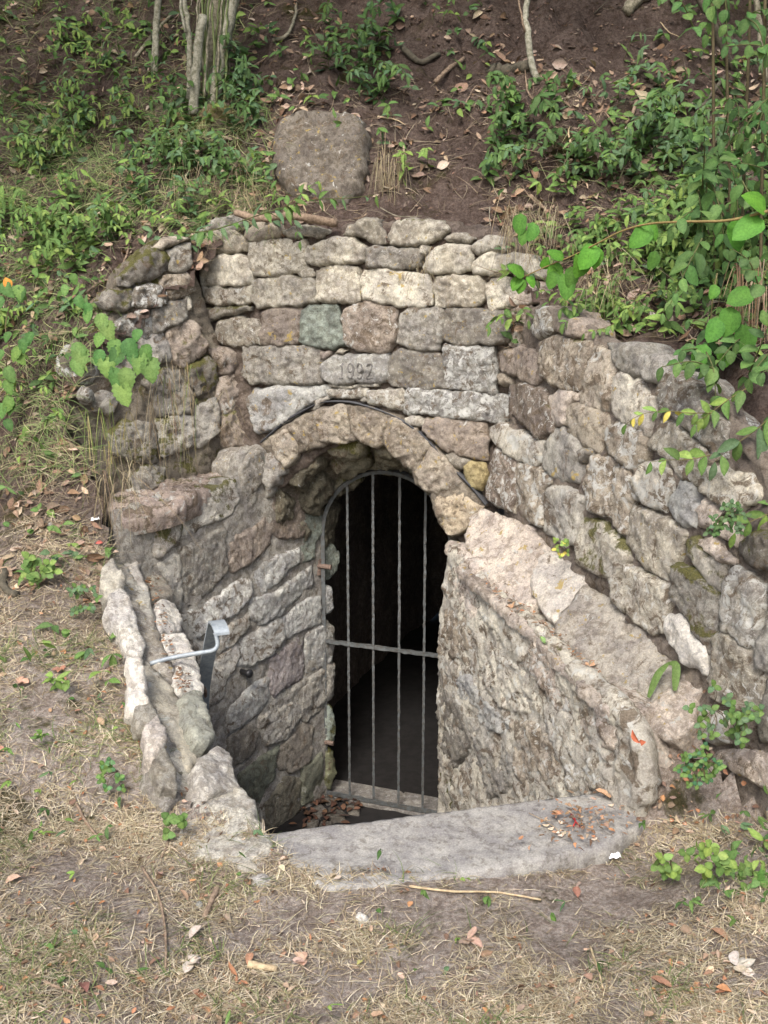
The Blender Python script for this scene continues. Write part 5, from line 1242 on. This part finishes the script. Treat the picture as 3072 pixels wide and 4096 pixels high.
# tree over the bank, its crown above the picture: it shades the upper slope
ot = thing('overhanging_tree', 'broad leafy tree standing on top of the bank, its crown above the picture', 'tree', (1.2, 8.2, float(H_at(1.2, 8.2))))
V, Fc = tube(spline([np.array([1.2, 8.2, 4.2]), np.array([1.1, 8.0, 5.2]), np.array([.8, 7.6, 6.4])], .1), [.16 - .004 * k for k in range(60)][:len(spline([np.array([1.2, 8.2, 4.2]), np.array([1.1, 8.0, 5.2]), np.array([.8, 7.6, 6.4])], .1))], 12, .1); mesh_obj('trunk', V, Fc, M['bark'], ot)
cw = Acc()
for k in range(30):
    e = np.array([rng.uniform(-4.5, 4.5), rng.uniform(4.4, 8.8), rng.uniform(3.9, 5.4)]); V, Fc = tube(spline([np.array([1., 7.9, 5.6]), (np.array([1., 7.9, 5.6]) + e) / 2 + np.array([0, 0, .4]), e], .2), .02, 5); cw.add(V, Fc, (.1, .08, .05))
for k in range(4600):
    x, y = rng.uniform(-5, 5), rng.uniform(4.3, 9.5); z = 3.35 + .28 * (y - 4.3) + abs(rng.normal(0, .45)) + .3 * noise.noise(Vector((x, y, 0)))
    leaf(cw, np.array([x, y, z]), rng.normal(0, 1, 3) * np.array([1, 1, .4]), np.array([0, 0, 1.]) + rng.normal(0, .3, 3), rng.uniform(.13, .24), rng.uniform(.09, .15), jit(MDG), .2, .2, 'oval', 3)
cw.obj('crown', M['leaf'], ot)
# ---- roots, logs and sticks
def stick(lab, pts, r0, r1, mt, name='fallen_branch', cat='branch', group='sticks and branches on the bank'):
    P = [np.asarray(q) for q in pts]; S = spline(P, .02); n = len(S)
    S = [q + rng.normal(0, r0 * .12, 3) for q in S]
    V, Fc = tube(S, [r0 + (r1 - r0) * i / n for i in range(n)], 8, .2, random.random() * 9); tag(mesh_obj(name, V, Fc, M[mt]), lab, cat, group)
def gl(pts, lift=.015):
    out = []
    for px, py in pts:
        p = gp1(px, py); 
        if p is not None: out.append(p + slope_n(p[0], p[1]) * lift)
    return out
for lab, pts, r0, r1, mt in [
    ('thick sawn branch sticking out at the top right', C9([(1050, 72), (1110, 30), (1170, -10)]), .03, .034, 'bark'),
    ('dark straight stick leaning at the upper right', C9([(1335, 525), (1400, 430), (1480, 320)]), .011, .009, 'barkdark'),
    ('grey brown branch under the dark straight stick', C9([(1368, 592), (1440, 545), (1530, 490)]), .012, .01, 'twig'),
    ('dark rotten log half sunk in the bare soil', C9([(480, 285), (550, 310), (640, 330)]), .035, .03, 'barkdark'),
    ('short dark branch stub poking from the soil', C9([(120, 255), (190, 280), (268, 238)]), .016, .012, 'barkdark'),
    ('brown stick pointing down the bare slope', C9([(255, 360), (310, 300), (372, 262)]), .012, .01, 'twig'),
    ('stick lying across the thicket on the right bank', C9([(1055, 580), (1080, 510), (1100, 470)]), .009, .008, 'twig'),
    ('thin branch crossing below the sapling at left', C8([(570, 250), (640, 170), (720, 80)]), .012, .008, 'bark'),
    ('thin dark twig above the boulder', C8([(940, 330), (1090, 270), (1200, 170)]), .006, .005, 'twig'),
    ('pale root rising from the soil beside the boulder', C8([(1140, 180), (1190, 140), (1225, 60), (1230, -10)]), .010, .007, 'bark'),
    ('mossy dark stub at upper left', C8([(540, 90), (570, 130), (600, 160)]), .03, .034, 'barkdark'),
    ('grey forked branch at the left edge', CL([(40, 680), (30, 790), (120, 855)]), .016, .014, 'barkdark'),
    ('curved dry twig above the left wall', C1([(470, 520), (560, 480), (650, 440), (690, 330), (740, 200)]), .006, .004, 'twig'),
    ('arched pale bramble cane at the left', C1([(60, 570), (200, 580), (340, 600), (440, 640)]), .004, .003, 'twig'),
    ('dead stick on the right bank above the wall', C3([(580, 0), (640, 50), (700, 110)]), .009, .008, 'twig'),
    ('brown stub standing in the left bank', C1([(310, 200), (325, 250), (340, 300)]), .014, .013, 'twig')]:
    q = gl(pts)
    if len(q) > 1: stick(lab, q, r0, r1, mt)
stick('smooth brown root lying along the top of the wall', [at_y(700, 925, 4.82), at_y(718, 840, 4.86), at_y(760, 790, 4.9)], .02, .018, 'twig', 'tree_root', 'root', 'roots above the wall')
stick('long grey root between wall top and earth', [at_y(940, 850, 4.66), at_y(1030, 875, 4.62), at_y(1150, 862, 4.6), at_y(1260, 880, 4.56), at_y(1345, 892, 4.58)], .016, .02, 'twig', 'tree_root', 'root', 'roots above the wall')
for lab, pts, r0 in [('long straight straw coloured twig in front of the slab', CG([(145, 378), (330, 402), (500, 410), (700, 435)]), .0036), ('thin forked brown twig in the left foreground', CF([(630, 310), (690, 420), (720, 520), (735, 640), (732, 760)]), .004),
                    ('short thick stick with a dark broken end', CF([(968, 405), (940, 465), (905, 535)]), .009), ('pale short stick in the grass', CF([(1095, 770), (1160, 772), (1225, 785)]), .010),
                    ('thin straw lying across the slab edge', CG([(272, 238), (340, 275), (418, 318)]), .003), ('grey twig at lower left', CF([(130, 780), (230, 830), (340, 880)]), .004),
                    ('thin upright straw at bottom centre', CG([(908, 640), (940, 730), (962, 825)]), .003), ('curved twig by the lower parapet', CF([(740, 150), (745, 200), (715, 270)]), .004),
                    ('short brown twig left of the end block stone', CF([(340, 30), (380, 110), (440, 200)]), .005)]:
    q = gl(pts, .008)
    if len(q) < 2: q = [at_z(x, y, .03) for x, y in pts]
    stick(lab, q, r0, r0 * .7, 'straw' if 'straw' in lab or 'pale' in lab else 'twig', 'twig', 'twig', 'twigs on the ground')

k = 0
while k < 34:
    px = random.choice((random.uniform(1150, 2700), random.uniform(0, 1100), random.uniform(2000, 3000))); py = random.uniform(20, 1000); p = gp1(px, py)
    if p is None: continue
    nm = shoot_label('twig', .1, 1, px, py)
    if nm is None: continue
    nm = nm.replace('short twig shoot', 'thin dead twig lying'); k += 1
    a = random.uniform(-.6, 3.7); L_ = random.uniform(50, 170); q = gl([(px, py), (px + L_ * .5 * math.cos(a) + random.uniform(-14, 14), py - L_ * .5 * math.sin(a)), (px + L_ * math.cos(a), py - L_ * math.sin(a) * .8 + random.uniform(-15, 15))], random.uniform(.008, .03))
    if len(q) == 3 and max(np.linalg.norm(q[1] - q[0]), np.linalg.norm(q[2] - q[1])) < .3: stick(nm, q, random.uniform(.002, .006), .0015, random.choice(('twig', 'bark', 'barkdark', 'straw')), 'twig', 'twig', 'dead twigs on the bank')

# ---- boulder and loose stones
def rockf(lab, plane, pts, depth, mt, col, name='rock', cat='rock', grp=None, **kw):
    o = stone(None, plane, pts, depth, mt, col, name=name, **kw); tag(o, lab, cat, grp); return o
yb = gp1(1290, 800)[1] + .07
rockf('large rounded boulder embedded in the earth above the wall', Plane(at_y(1290, 640, yb), np.array([-.1, -1, .62])), C8([(1132, 640), (1138, 540), (1180, 480), (1270, 455), (1400, 465), (1490, 485), (1530, 560), (1505, 700), (1495, 768), (1430, 822), (1300, 803), (1190, 772), (1145, 700)]), .3, 'dirty', (.2, .18, .155),
      name='boulder', cat='boulder', bulge=.10, rough=.013, edge=.12, step=.012, chip=.03)
lw_pl = Plane(gp1(250, 1600) + np.array([0, -.03, .0]), np.array([.1, -.8, .6]))
rockf('pale broken stone lying loose left of the mossy wall', lw_pl, C1([(308, 880), (348, 810), (420, 788), (532, 840), (522, 940), (440, 1002), (328, 972)]), .12, 'lichen', GREY, bulge=.06, edge=.06)
rockf('small round stone under the loose broken one', lw_pl, C1([(418, 1050), (470, 1013), (502, 1040), (492, 1087), (440, 1092)]), .06, 'lichen', GREY, bulge=.03)
for lab, pts, col in [('flat pink stone beside the parapet', CL([(630, 780), (648, 680), (700, 695), (772, 745), (740, 775), (680, 812)]), (.36, .27, .22)),
                      ('white pebble in the foreground grass', CF([(1560, 510), (1580, 497), (1620, 500), (1622, 525), (1590, 535)]), WHITE), ('small white pebble in bare soil', CF([(1022, 490), (1035, 482), (1042, 495), (1032, 508)]), WHITE),
                      ('light grey stone in the grass left of the slab', CF([(860, 445), (880, 437), (908, 447), (900, 462), (870, 465)]), COOL), ('half buried pale stone beside the large white block', CF([(680, 340), (700, 330), (725, 338), (715, 355), (690, 355)]), WHITE),
                      ('rounded white stone sunk in front of the parapet', C6([(478, 1292), (540, 1263), (612, 1268), (632, 1312), (600, 1335), (510, 1325)]), WHITE), ('thin white stone slab at the foot of the parapet', C6([(448, 1217), (520, 1193), (572, 1220), (540, 1248), (470, 1250)]), PALE),
                      ('small grey stone at far left bank', CL([(305, 330), (340, 318), (360, 340), (330, 362)]), WHITE)]:
    cx_ = sum(a for a, _ in pts) / len(pts); cy2 = sum(b for _, b in pts) / len(pts); p = gp1(cx_, cy2)
    if p is None: p = at_z(cx_, cy2, .01)
    rockf(lab, Plane(p + np.array([0, 0, .008]), slope_n(p[0], p[1])), pts, .05, 'white', col, name='pebble' if 'pebble' in lab else 'rock', cat='stone', grp='loose stones on the ground', bulge=.025, edge=.04, step=.007, rough=.004)

# ---- particular plants
def P_(pts, y): return [at_y(x, z, y if not hasattr(y, '__len__') else y[i]) for i, (x, z) in enumerate(pts)]
def trail(s, l):
    shoot(s, l, P_(C8([(755, 965), (880, 955), (1050, 900), (1180, 858), (1300, 828), (1440, 822), (1560, 808)]), [4.6, 4.5, 4.45, 4.42, 4.4, 4.38, 4.36]), .075, .026, [MDG, BLG, MDG], gap=.045, r=.0032, hang=.5, shape='lance')
    shoot(s, l, P_(C8([(1185, 858), (1215, 900), (1235, 960), (1245, 1000)]), 4.38), .06, .024, [BLG, MDG], gap=.04, r=.002, hang=.5, shape='lance')
    shoot(s, l, P_(C8([(1160, 860), (1120, 770), (1070, 660), (1050, 620)]), [4.42, 4.55, 4.7, 4.8]), .065, .028, [MDG, LTG], gap=.045, r=.002)
    shoot(s, l, P_(C8([(1185, 858), (1240, 810), (1320, 750)]), 4.4), .06, .024, [MDG, LTG], gap=.035, r=.002)
plant('trailing_branch', 'long leafy branch trailing over the top left of the wall', 'plant', None, trail, at_y(730, 930, 4.6))
def dog(s, l):
    a = [(1659, 50), (1480, 92), (1280, 98), (1120, 108), (1000, 140), (900, 190), (780, 250), (660, 300), (560, 345)]
    pp = P_(C3(a), [3.3, 3.35, 3.45, 3.55, 3.62, 3.68, 3.75, 3.82, 3.88]); S = spline(pp, .02); V, Fc = tube(S, [.005 - .003 * i / len(S) for i in range(len(S))], 6); s.add(V, Fc, (.3, .22, .09))
    for x, y, dx, dy, L in [(1650, 60, -60, -50, .10), (1640, 90, -120, 60, .11), (1500, 90, 30, 90, .10), (1120, 105, -70, 80, .10), (1100, 110, 60, 60, .07), (880, 200, -60, 90, .10), (860, 205, 20, 80, .085), (820, 230, -20, 110, .095), (740, 260, -60, -30, .07),
                            (700, 285, -10, 90, .08), (690, 290, 90, 60, .05), (560, 345, -60, -50, .075), (550, 350, -50, 60, .06), (545, 350, -10, 80, .06), (570, 345, 50, 60, .05), (640, 310, 10, -30, .05)]:
        p = at_y(*C3([(x, y)])[0], 3.3 + (1659 - x) / 1100 * .58); d = np.array([dx, -25., -dy]) ; leaf(l, p, d, np.array([.1, -.8, .6]), L, L * .72, jit((.09, .24, .03)), .15, .25, 'round', 7)
    for (x, y), L in [((730, 330), .1), ((770, 300), .08), ((700, 320), .07), ((1150, 230), .07), ((545, 60), .08), ((600, 100), .07), ((560, 130), .06)]:
        p = at_y(*C3([(x, y)])[0], 3.8); leaf(l, p, np.array([random.uniform(-.4, .3), -.3, -1.]), np.array([.1, -.8, .3]), L, L * .68, jit((.08, .2, .035)), .15, .2, 'round', 7)
plant('dogwood_branch', 'arching branch with large round bright green leaves over the right of the wall', 'plant', None, dog, at_y(3072, 850, 3.3))
def rights(s, l):
    for k in range(95):
        x = random.uniform(2760, 3300); y = random.uniform(-100, 1500); b = at_y(x, y, random.uniform(3.35, 4.2) - max(0, y - 900) * .0009)
        d = np.array([random.uniform(-.5, .3), -.2, random.uniform(-1, .6)]); e = b + unit(d) * random.uniform(.12, .28)
        shoot(s, l, [b, (b + e) / 2 + np.array([0, -.02, .02]), e], random.uniform(.05, .075), random.uniform(.028, .042), [MDG, (.075, .165, .045), DKG, DKG], gap=.04, r=.003, shape='round' if k % 2 else 'oval', hang=.7)
    for x0, x1, y_ in [(3000, 2960, 3.9), (3060, 3040, 3.7), (2900, 2930, 4.1), (2850, 2860, 4.0)]:
        S = spline(P_([(x1, 1250), ((x0 + x1) / 2, 600), (x0, 0), (x0 - 20, -400)], y_), .05); V, Fc = tube(S, .006, 6); s.add(V, Fc, (.14, .11, .06))
plant('leafy_shrub', 'tall dense shrub with broad green leaves filling the upper right edge', 'shrub', None, rights, at_y(3000, 1300, 3.7))
def roundl(s, l):
    S = spline(P_(C3([(1430, 330), (1412, 430), (1400, 560), (1395, 650)]), 3.35), .02); V, Fc = tube(S, .003, 5); s.add(V, Fc, (.2, .17, .08))
    for x, y, dx, dy, L in [(1590, 455, -60, 20, .095), (1490, 520, -20, 100, .10), (1540, 600, 10, 90, .10), (1430, 570, -30, 80, .085), (1380, 690, -30, 70, .085), (1450, 700, 20, 70, .07), (1390, 780, -20, 60, .05), (1420, 420, -20, 60, .05)]:
        p = at_y(*C3([(x, y - 40)])[0], 3.3); leaf(l, p, np.array([dx, -20., -dy]), np.array([-.1, -.85, .4]), L, L * .72, jit((.075, .2, .03)), .12, .15, 'round', 7)
plant('dogwood_branch', 'hanging twig with big round dark green leaves above the right wall', 'plant', None, roundl, at_y(2870, 1100, 3.35))
def bram(s, l):
    pth = [(440, 645), (520, 680), (580, 720), (640, 760), (690, 830)]
    S = spline(P_(C1(pth), 4.0), .02); V, Fc = tube(S, .0028, 5); s.add(V, Fc, (.25, .2, .1))
    for x, y, L in [(480, 600, .055), (560, 660, .08), (600, 700, .09), (570, 770, .065), (640, 800, .085), (700, 800, .10), (670, 840, .095), (420, 820, .09), (470, 850, .10), (420, 900, .085), (570, 900, .10), (600, 950, .06), (640, 960, .09), (690, 960, .10), (650, 1040, .11), (780, 870, .10), (840, 900, .11),
                    (810, 830, .08), (780, 750, .06), (360, 500, .05), (400, 440, .05), (430, 560, .06), (500, 640, .06), (560, 860, .07), (720, 870, .06)]:
        p = at_y(*C1([(x, y - 35)])[0], 3.98 - (y - 500) * .0001); leaf(l, p, np.array([random.uniform(-.5, .5), -.35, -1.]), np.array([random.uniform(-.2, .2), -.8, .55]), L * .95, L * .66, jit(random.choice(((.1, .21, .05), (.075, .18, .05), (.15, .26, .07)))), .25, .2, 'tooth', 7)
plant('bramble', 'bramble with broad three part leaves hanging over the left wall', 'plant', None, bram, at_y(400, 1330, 4.05))
def bram2(s, l):
    for x, y, L in [(20, 480, .08), (90, 500, .075), (130, 510, .07), (10, 560, .06), (60, 760, .05), (150, 790, .07), (110, 840, .07), (180, 760, .06), (90, 880, .06), (20, 860, .07), (40, 950, .075), (40, 1020, .07), (60, 1110, .08), (20, 1150, .07), (80, 1150, .06), (30, 1240, .06), (150, 1280, .05), (130, 1330, .05), (165, 1310, .04)]:
        p = at_y(*C1([(x, y - 30)])[0], 4.25); leaf(l, p, np.array([random.uniform(-.8, .8), -.35, -.8]), np.array([0, -.8, .6]), L, L * .66, jit(random.choice(((.1, .2, .05), (.15, .26, .06), (.07, .16, .045)))), .25, .25, 'tooth', 6)
    leaf(l, at_y(20, 1110, 4.25), np.array([.3, -.3, -1]), np.array([0, -1, .3]), .055, .04, (.65, .28, .05), .2, .2, 'oval', 5)
    for q in ([(60, 570), (30, 700), (60, 850)], [(40, 860), (30, 1000), (40, 1200)], [(0, 600), (-40, 900), (-40, 1300)]):
        S = spline(P_(C1(q), 4.27), .03); V, Fc = tube(S, .0025, 5); s.add(V, Fc, (.22, .18, .09))
plant('bramble', 'light green bramble with one orange leaf at the left edge', 'plant', None, bram2, at_y(60, 1400, 4.3))
for lab, q, yv, cols, L, shp in [
    ('small sprig with two yellow leaves in front of the right wall', [(1430, 960), (1300, 960), (1180, 950), (1080, 970), (1020, 1010)], 3.0, [LTG, LTG, YEL, MDG], .05, 'oval'),
    ('thin sprig with drooping oval leaves low on the right wall', [(1400, 1150), (1300, 1170), (1200, 1172), (1130, 1180)], 2.95, [LTG, MDG], .06, 'oval'),
    ('leafy sprig with pale green leaves at the top of the right wall', [(1560, 850), (1480, 900), (1400, 960), (1330, 1010)], 3.0, [LTG, MDG], .065, 'lance'),
    ('broad leaved green plant over the right edge of the wall', [(1700, 950), (1600, 1040), (1500, 1110), (1420, 1180)], 2.85, [MDG, MDG, BLG], .085, 'oval'),
    ('green shoot with small leaves hanging at the top right of the wall', [(960, 560), (900, 620), (860, 650)], 3.75, [LTG, MDG], .04, 'oval'),
    ('tuft of pale leaves growing at the corner of the wall', [(1040, 480), (960, 560), (830, 600)], 3.7, [LTG, MDG], .04, 'oval'),
    ('green sprig with white bird droppings at the right edge', [(1750, 1380), (1650, 1420), (1560, 1460), (1510, 1500)], 2.75, [MDG, MDG, LTG], .07, 'oval')]:
    def fn(s, l, q=q, yv=yv, cols=cols, L=L, shp=shp):
        shoot(s, l, P_(C3(q), yv), L, L * .45, cols, gap=L * .62, r=.0018, shape=shp, hang=.7, scol=(.2, .17, .07), upn=(0, -.8, .5))
        if 'droppings' in '': pass
    plant('leafy_sprig', lab, 'plant', 'sprigs hanging in front of the right wall', fn, P_(C3(q[:1]), yv)[0])
def ger(px, py, yv, n, rad, cols, L, rt=.9):
    def fn(s, l):
        c = at_y(px, py, yv)
        for k in range(n):
            a = random.uniform(0, 6.28); rr2 = rad * math.sqrt(random.random()); e = c + np.array([math.cos(a) * rr2, -.03 - .04 * random.random(), math.sin(a) * rr2])
            V, Fc = tube(spline([c + np.array([0, .03, -.02]), (c + e) / 2 + np.array([0, -.02, .01]), e], .01), .001, 4); s.add(V, Fc, (.14, .1, .06))
            for j in range(3): leaf(l, e, unit(np.array([math.cos(j * 2.1 + a), -.3, math.sin(j * 2.1 + a)])), np.array([0, -.8, .6]), L * random.uniform(.7, 1.1), L * .75, jit(random.choice(cols)), .15, .15, 'round', 4)
    return fn
for lab, px, py, yv, n, rad, cols, L in [
    ('small bushy green geranium at the end of the pale stair wall', 2770, 3030, 2.62, 34, .06, [MDG, MDG, (.06, .15, .07)], .017), ('ferny dark green plant in a joint of the right wall', 2880, 2070, 2.72, 28, .055, [BLG, DKG], .016),
    ('trailing plant with small round leaves at the lower right', 2860, 2820, 2.66, 20, .09, [MDG, BLG], .022), ('tiny round leaved plant near the coping end', 2960, 2870, 2.6, 14, .06, [MDG, BLG], .022),
    ('tiny seedling with a yellow flower on the coping', 2240, 2175, 3.6, 7, .035, [LTG, LTG, YEL], .018), ('small seedling on the stair slab at bottom right', 2660, 3400, 2.45, 9, .05, [LTG, MDG], .026),
    ('leafy weed with light green leaves at bottom right', 2870, 3420, 2.4, 12, .07, [MDG, LTG], .03), ('mint-like weed in the left grass', 170, 2260, 3.75, 12, .06, [MDG, LTG], .035), ('low round leaved weed beside the parapet', 350, 2390, 3.6, 12, .06, [MDG, BLG], .022),
    ('small weed by the lower parapet stones', 460, 3080, 2.85, 10, .05, [MDG, (.09, .2, .08)], .02), ('pair of round leaves at the foot of the white block', 715, 3260, 2.66, 5, .035, [MDG, MDG], .028), ('green weed in the far bottom right', 3000, 3560, 2.3, 16, .07, [MDG, (.1, .22, .05)], .025)]:
    plant('weed', lab, 'plant', 'small weeds', ger(px, py, yv, n, rad, cols, L), at_y(px, py, yv))
ac = Acc(); c = PQ.hit(*C7([(1240, 900)])[0]) + PQ.n * .03
for a, b in (([(1230, 880), (1190, 940), (1130, 1020)], .03), ([(1230, 880), (1270, 900), (1250, 990)], .026)):
    q = [PQ.hit(*z) + PQ.n * h for z, h in zip(C7(a), (.04, .05, .02))]; S = spline(q, .01); n = len(S); V = []; Fc = []
    for i, p in enumerate(S):
        w = .014 * math.sin(math.pi * (i + .5) / n) ** .5; t = unit(S[min(i + 1, n - 1)] - S[max(i - 1, 0)]); sd3 = unit(np.cross(t, PQ.n)); V += [p + sd3 * w, p + PQ.n * .004, p - sd3 * w]
    for i in range(n - 1):
        for k in range(2): Fc.append([i * 3 + k, i * 3 + k + 1, i * 3 + k + 4, i * 3 + k + 3])
    ac.add(V, Fc, (.13, .2, .06))
tag(ac.obj('plucked_leaf', M['leaf']), 'long wilted green leaf lying on the sloping coping', 'leaf')

# ---- hanging tufts of dry grass and roots
def tuft(lab, px0, px1, py, yv, n, L, cols, wid=.0025, spreadx=.25, out=.25, name='grass_tuft', up0=.05):
    ac = Acc(); root = at_y((px0 + px1) / 2, py, yv)
    for k in range(n):
        b = at_y(random.uniform(px0 - 25, px1 + 25), py + random.gauss(0, 45), yv + random.uniform(-.02, .03)); Ln = random.uniform(*L) * random.choice((.6, 1, 1))
        dx = random.gauss(0, spreadx); pts = [b, b + np.array([dx * .25 * Ln, -out * Ln * .6, up0 * Ln]), b + np.array([dx * .7 * Ln, -out * Ln, -.45 * Ln]), b + np.array([dx * Ln, -out * Ln * random.uniform(.6, 1.1), -Ln])]
        S = spline(pts, .03); m = len(S); V = []; Fc = []; a = random.uniform(0, 3.14); sd3 = np.array([math.cos(a), math.sin(a) * .5, 0]) * wid * random.uniform(.6, 1.2)
        for i, p in enumerate(S): V += [p + sd3 * (1 - .8 * i / m), p - sd3 * (1 - .8 * i / m)]
        for i in range(m - 1): Fc.append([2 * i, 2 * i + 1, 2 * i + 3, 2 * i + 2])
        ac.add(V, Fc, jit(random.choice(cols)))
    tag(ac.obj(name, M['blade']), lab, 'grass tuft', 'tufts of dry grass')
DRY = [(.38, .31, .2), (.3, .24, .15), (.45, .38, .26), (.22, .16, .11)]
tuft('brown tuft of hanging dead grass right of the boulder', 1535, 1590, 640, 4.72, 110, (.1, .3), DRY, .0014, .15, .15)
tuft('thick tuft of dry straw hanging down the mossy left wall', 670, 780, 1560, 4.1, 34, (.12, .42), DRY + [(.2, .25, .08)], .0018, .22, .15, up0=.15)
tuft('long straw blades hanging to the corner of the left wall', 600, 700, 1640, 4.05, 16, (.15, .38), DRY, .0016, .25, .2, up0=.15)
tuft('grey dry grass hanging at the top right of the wall', 2040, 2230, 880, 4.25, 150, (.1, .3), DRY, .0014, .3, .15)
tuft('small tuft of dead grass between wall stones', 1670, 1710, 1040, 4.36, 30, (.05, .14), DRY, .0012, .5, .3)
tuft('dead grass below the coppiced stump', 700, 860, 720, 4.95, 90, (.08, .2), DRY, .0015, .4, .2)
tuft('dry brown grass hanging over the wall at upper left', 950, 1080, 740, 4.8, 70, (.1, .28), DRY, .0015, .5, .2)
tuft('dry grass draped over the top of the right wall', 2330, 2480, 1080, 3.95, 90, (.1, .26), DRY, .0014, .6, .25)
tuft('orange brown dead stalks at the right edge', 2950, 3072, 1120, 3.4, 60, (.12, .26), [(.28, .19, .12), (.24, .15, .09), (.36, .28, .19)], .003, .15, .1)
tuft('brown grass hanging beside the loose stone at left', 430, 520, 1900, 3.95, 60, (.1, .3), DRY, .0016, .4, .2)
tuft('fine dry tuft of grass below the arch corner', 870, 930, 1650, 4.45, 36, (.06, .2), DRY, .0011, .8, .3)
tuft('fresh green grass tuft at the left bank edge', 380, 480, 1800, 4.0, 22, (.1, .22), [(.16, .22, .06), (.2, .27, .08), (.35, .3, .14)], .0025, .7, .3, up0=.9)

# ---- litter in the stairwell, on ledges and slab
lf = Acc()
for k in range(60):
    p = PF.hit(random.choice((random.gauss(1300, 60), random.gauss(1230, 50), random.uniform(1290, 1460))), random.uniform(3185, 3300)); p[2] = FLOOR + .018
    a = random.uniform(0, 6.28); leaf(lf, p, np.array([math.cos(a), math.sin(a), .2]), np.array([0, 0, 1.]) + rng.normal(0, .3, 3), random.uniform(.02, .06), random.uniform(.015, .035), jit(random.choice([(.09, .05, .035), (.14, .08, .05), (.07, .045, .035)])), .5, .2, 'oval', 4)
for pl, pts, n in ((PT, C7([(320, 400), (420, 510), (560, 640), (660, 700), (780, 810), (860, 900), (980, 1030)]), 150), (PL, CL([(975, 620), (1030, 760), (1060, 860), (1090, 1060), (1160, 1240), (1230, 1400), (1250, 1480)]), 170)):
    for k in range(n):
        i = random.randrange(len(pts) - 1); t = random.random(); x = pts[i][0] * (1 - t) + pts[i + 1][0] * t + random.gauss(0, 13); y = pts[i][1] * (1 - t) + pts[i + 1][1] * t + random.gauss(0, 16)
        p = pl.hit(x, y) + pl.n * .014; a = random.uniform(0, 6.28); leaf(lf, p, np.array([math.cos(a), math.sin(a), .1]), pl.n + rng.normal(0, .3, 3), random.uniform(.008, .026), random.uniform(.003, .012), jit(random.choice(BRN + ORG[:1])), .4, .2, 'lance', 3)
tag(lf.obj('stair_litter', M['dryleaf']), 'dead brown leaves caught on the ledges and the stairwell floor', 'leaf litter', kind='stuff')
for lab, pl, pt, s, c in [('curled orange leaf in the gutter of the pale stair wall', PT, C7([(500, 600)])[0], .055, ORG[2]), ('green oval leaf lying on the pale stair wall', PT, C7([(650, 760)])[0], .04, (.2, .32, .12)), ('orange leaf lower in the gutter of the stair wall', PT, C7([(855, 862)])[0], .05, ORG[2]),
                          ('red and orange leaf on the end block of the stair wall', PW.shifted(.06), C7([(1085, 1210)])[0], .045, (.5, .15, .08)), ('orange dry leaf on the right end of the slab', PS0.shifted(.02), C7([(945, 1455)])[0], .05, ORG[2]),
                          ('rolled orange leaf standing against the end block', PS0.shifted(.03), C7([(1040, 1470)])[0], .07, ORG[0]), ('small brown leaf in the left ledge gutter', PL.shifted(.02), CL([(1020, 735)])[0], .035, ORG[0]), ('pointed orange leaf on the white ledge stone', PL.shifted(.03), CL([(1225, 1365)])[0], .03, ORG[2])]:
    ac = Acc(); p = pl.hit(*pt); a = random.uniform(0, 3); leaf(ac, p, pl.u * math.cos(a) + pl.v * math.sin(a), pl.n, s, s * .5, c, .8, -.2, 'oval', 6); leaf(ac, p, -pl.u * math.cos(a + .5) + pl.v * math.sin(a), pl.n, s * .5, s * .4, c, .8, .2, 'oval', 5)
    tag(ac.obj('fallen_leaf', M['dryleaf']), lab, 'fallen leaf', 'leaves lying on the masonry')
sdt = thing('seed_cluster', 'cluster of cream maple seeds on a stalk on the slab', 'seeds', tuple(PS0.hit(*C7([(690, 1600)])[0])))
for x, y in [(713, 1572), (665, 1610), (690, 1620), (710, 1640), (640, 1590), (725, 1632), (862, 1660), (935, 1502)]:
    p = PS0.hit(*C7([(x, y)])[0]) + np.array([0, 0, .012]); seeds = Acc(); leaf(seeds, p, np.array([1, random.uniform(-1, 1), .1]), np.array([0, 0, 1.]), .022, .013, jit((.6, .52, .4)), -.6, .1, 'oval', 5); seeds.obj('seed', M['dryleaf'], sdt)
seeds = Acc(); V, Fc = tube(spline([PS0.hit(*q) + np.array([0, 0, .012]) for q in C7([(580, 1540), (640, 1570), (690, 1600), (735, 1640)])], .01), .0012, 4); seeds.add(V, Fc, (.4, .3, .2))
seeds.obj('stalk', M['dryleaf'], sdt)
rp = Acc()
for q in ([(770, 1545), (785, 1570), (810, 1600)], [(778, 1550), (790, 1575), (780, 1600)]):
    V, Fc = tube(spline([PS0.hit(*z) + np.array([0, 0, .012]) for z in C7(q)], .01), .0025, 5); rp.add(V, Fc, (.5, .06, .06))
tag(rp.obj('red_stalk', M['dryleaf']), 'small bright red leaf stalk on the slab', 'stalk')
for lab, px, py, s in [('crumpled scrap of white paper in the right foreground', *CG([(1010, 268)])[0], .018), ('small scrap of white paper at the top left bank', *CL([(650, 345)])[0], .016)]:
    p = gp1(px, py)
    if p is None: p = at_z(px, py, .02)
    V = []; Fc = []; n_ = 7
    for i in range(n_):
        for j in range(n_): V.append(p + np.array([(i - 3) * s / 3, (j - 3) * s / 4, .018 + abs(noise.noise(Vector((i * .9, j * .9, px)))) * s * 1.2]))
    for i in range(n_ - 1):
        for j in range(n_ - 1): Fc.append([i * n_ + j, (i + 1) * n_ + j, (i + 1) * n_ + j + 1, i * n_ + j + 1])
    tag(mesh_obj('paper_scrap', V, Fc, M['paper'], smooth=False), lab, 'litter')
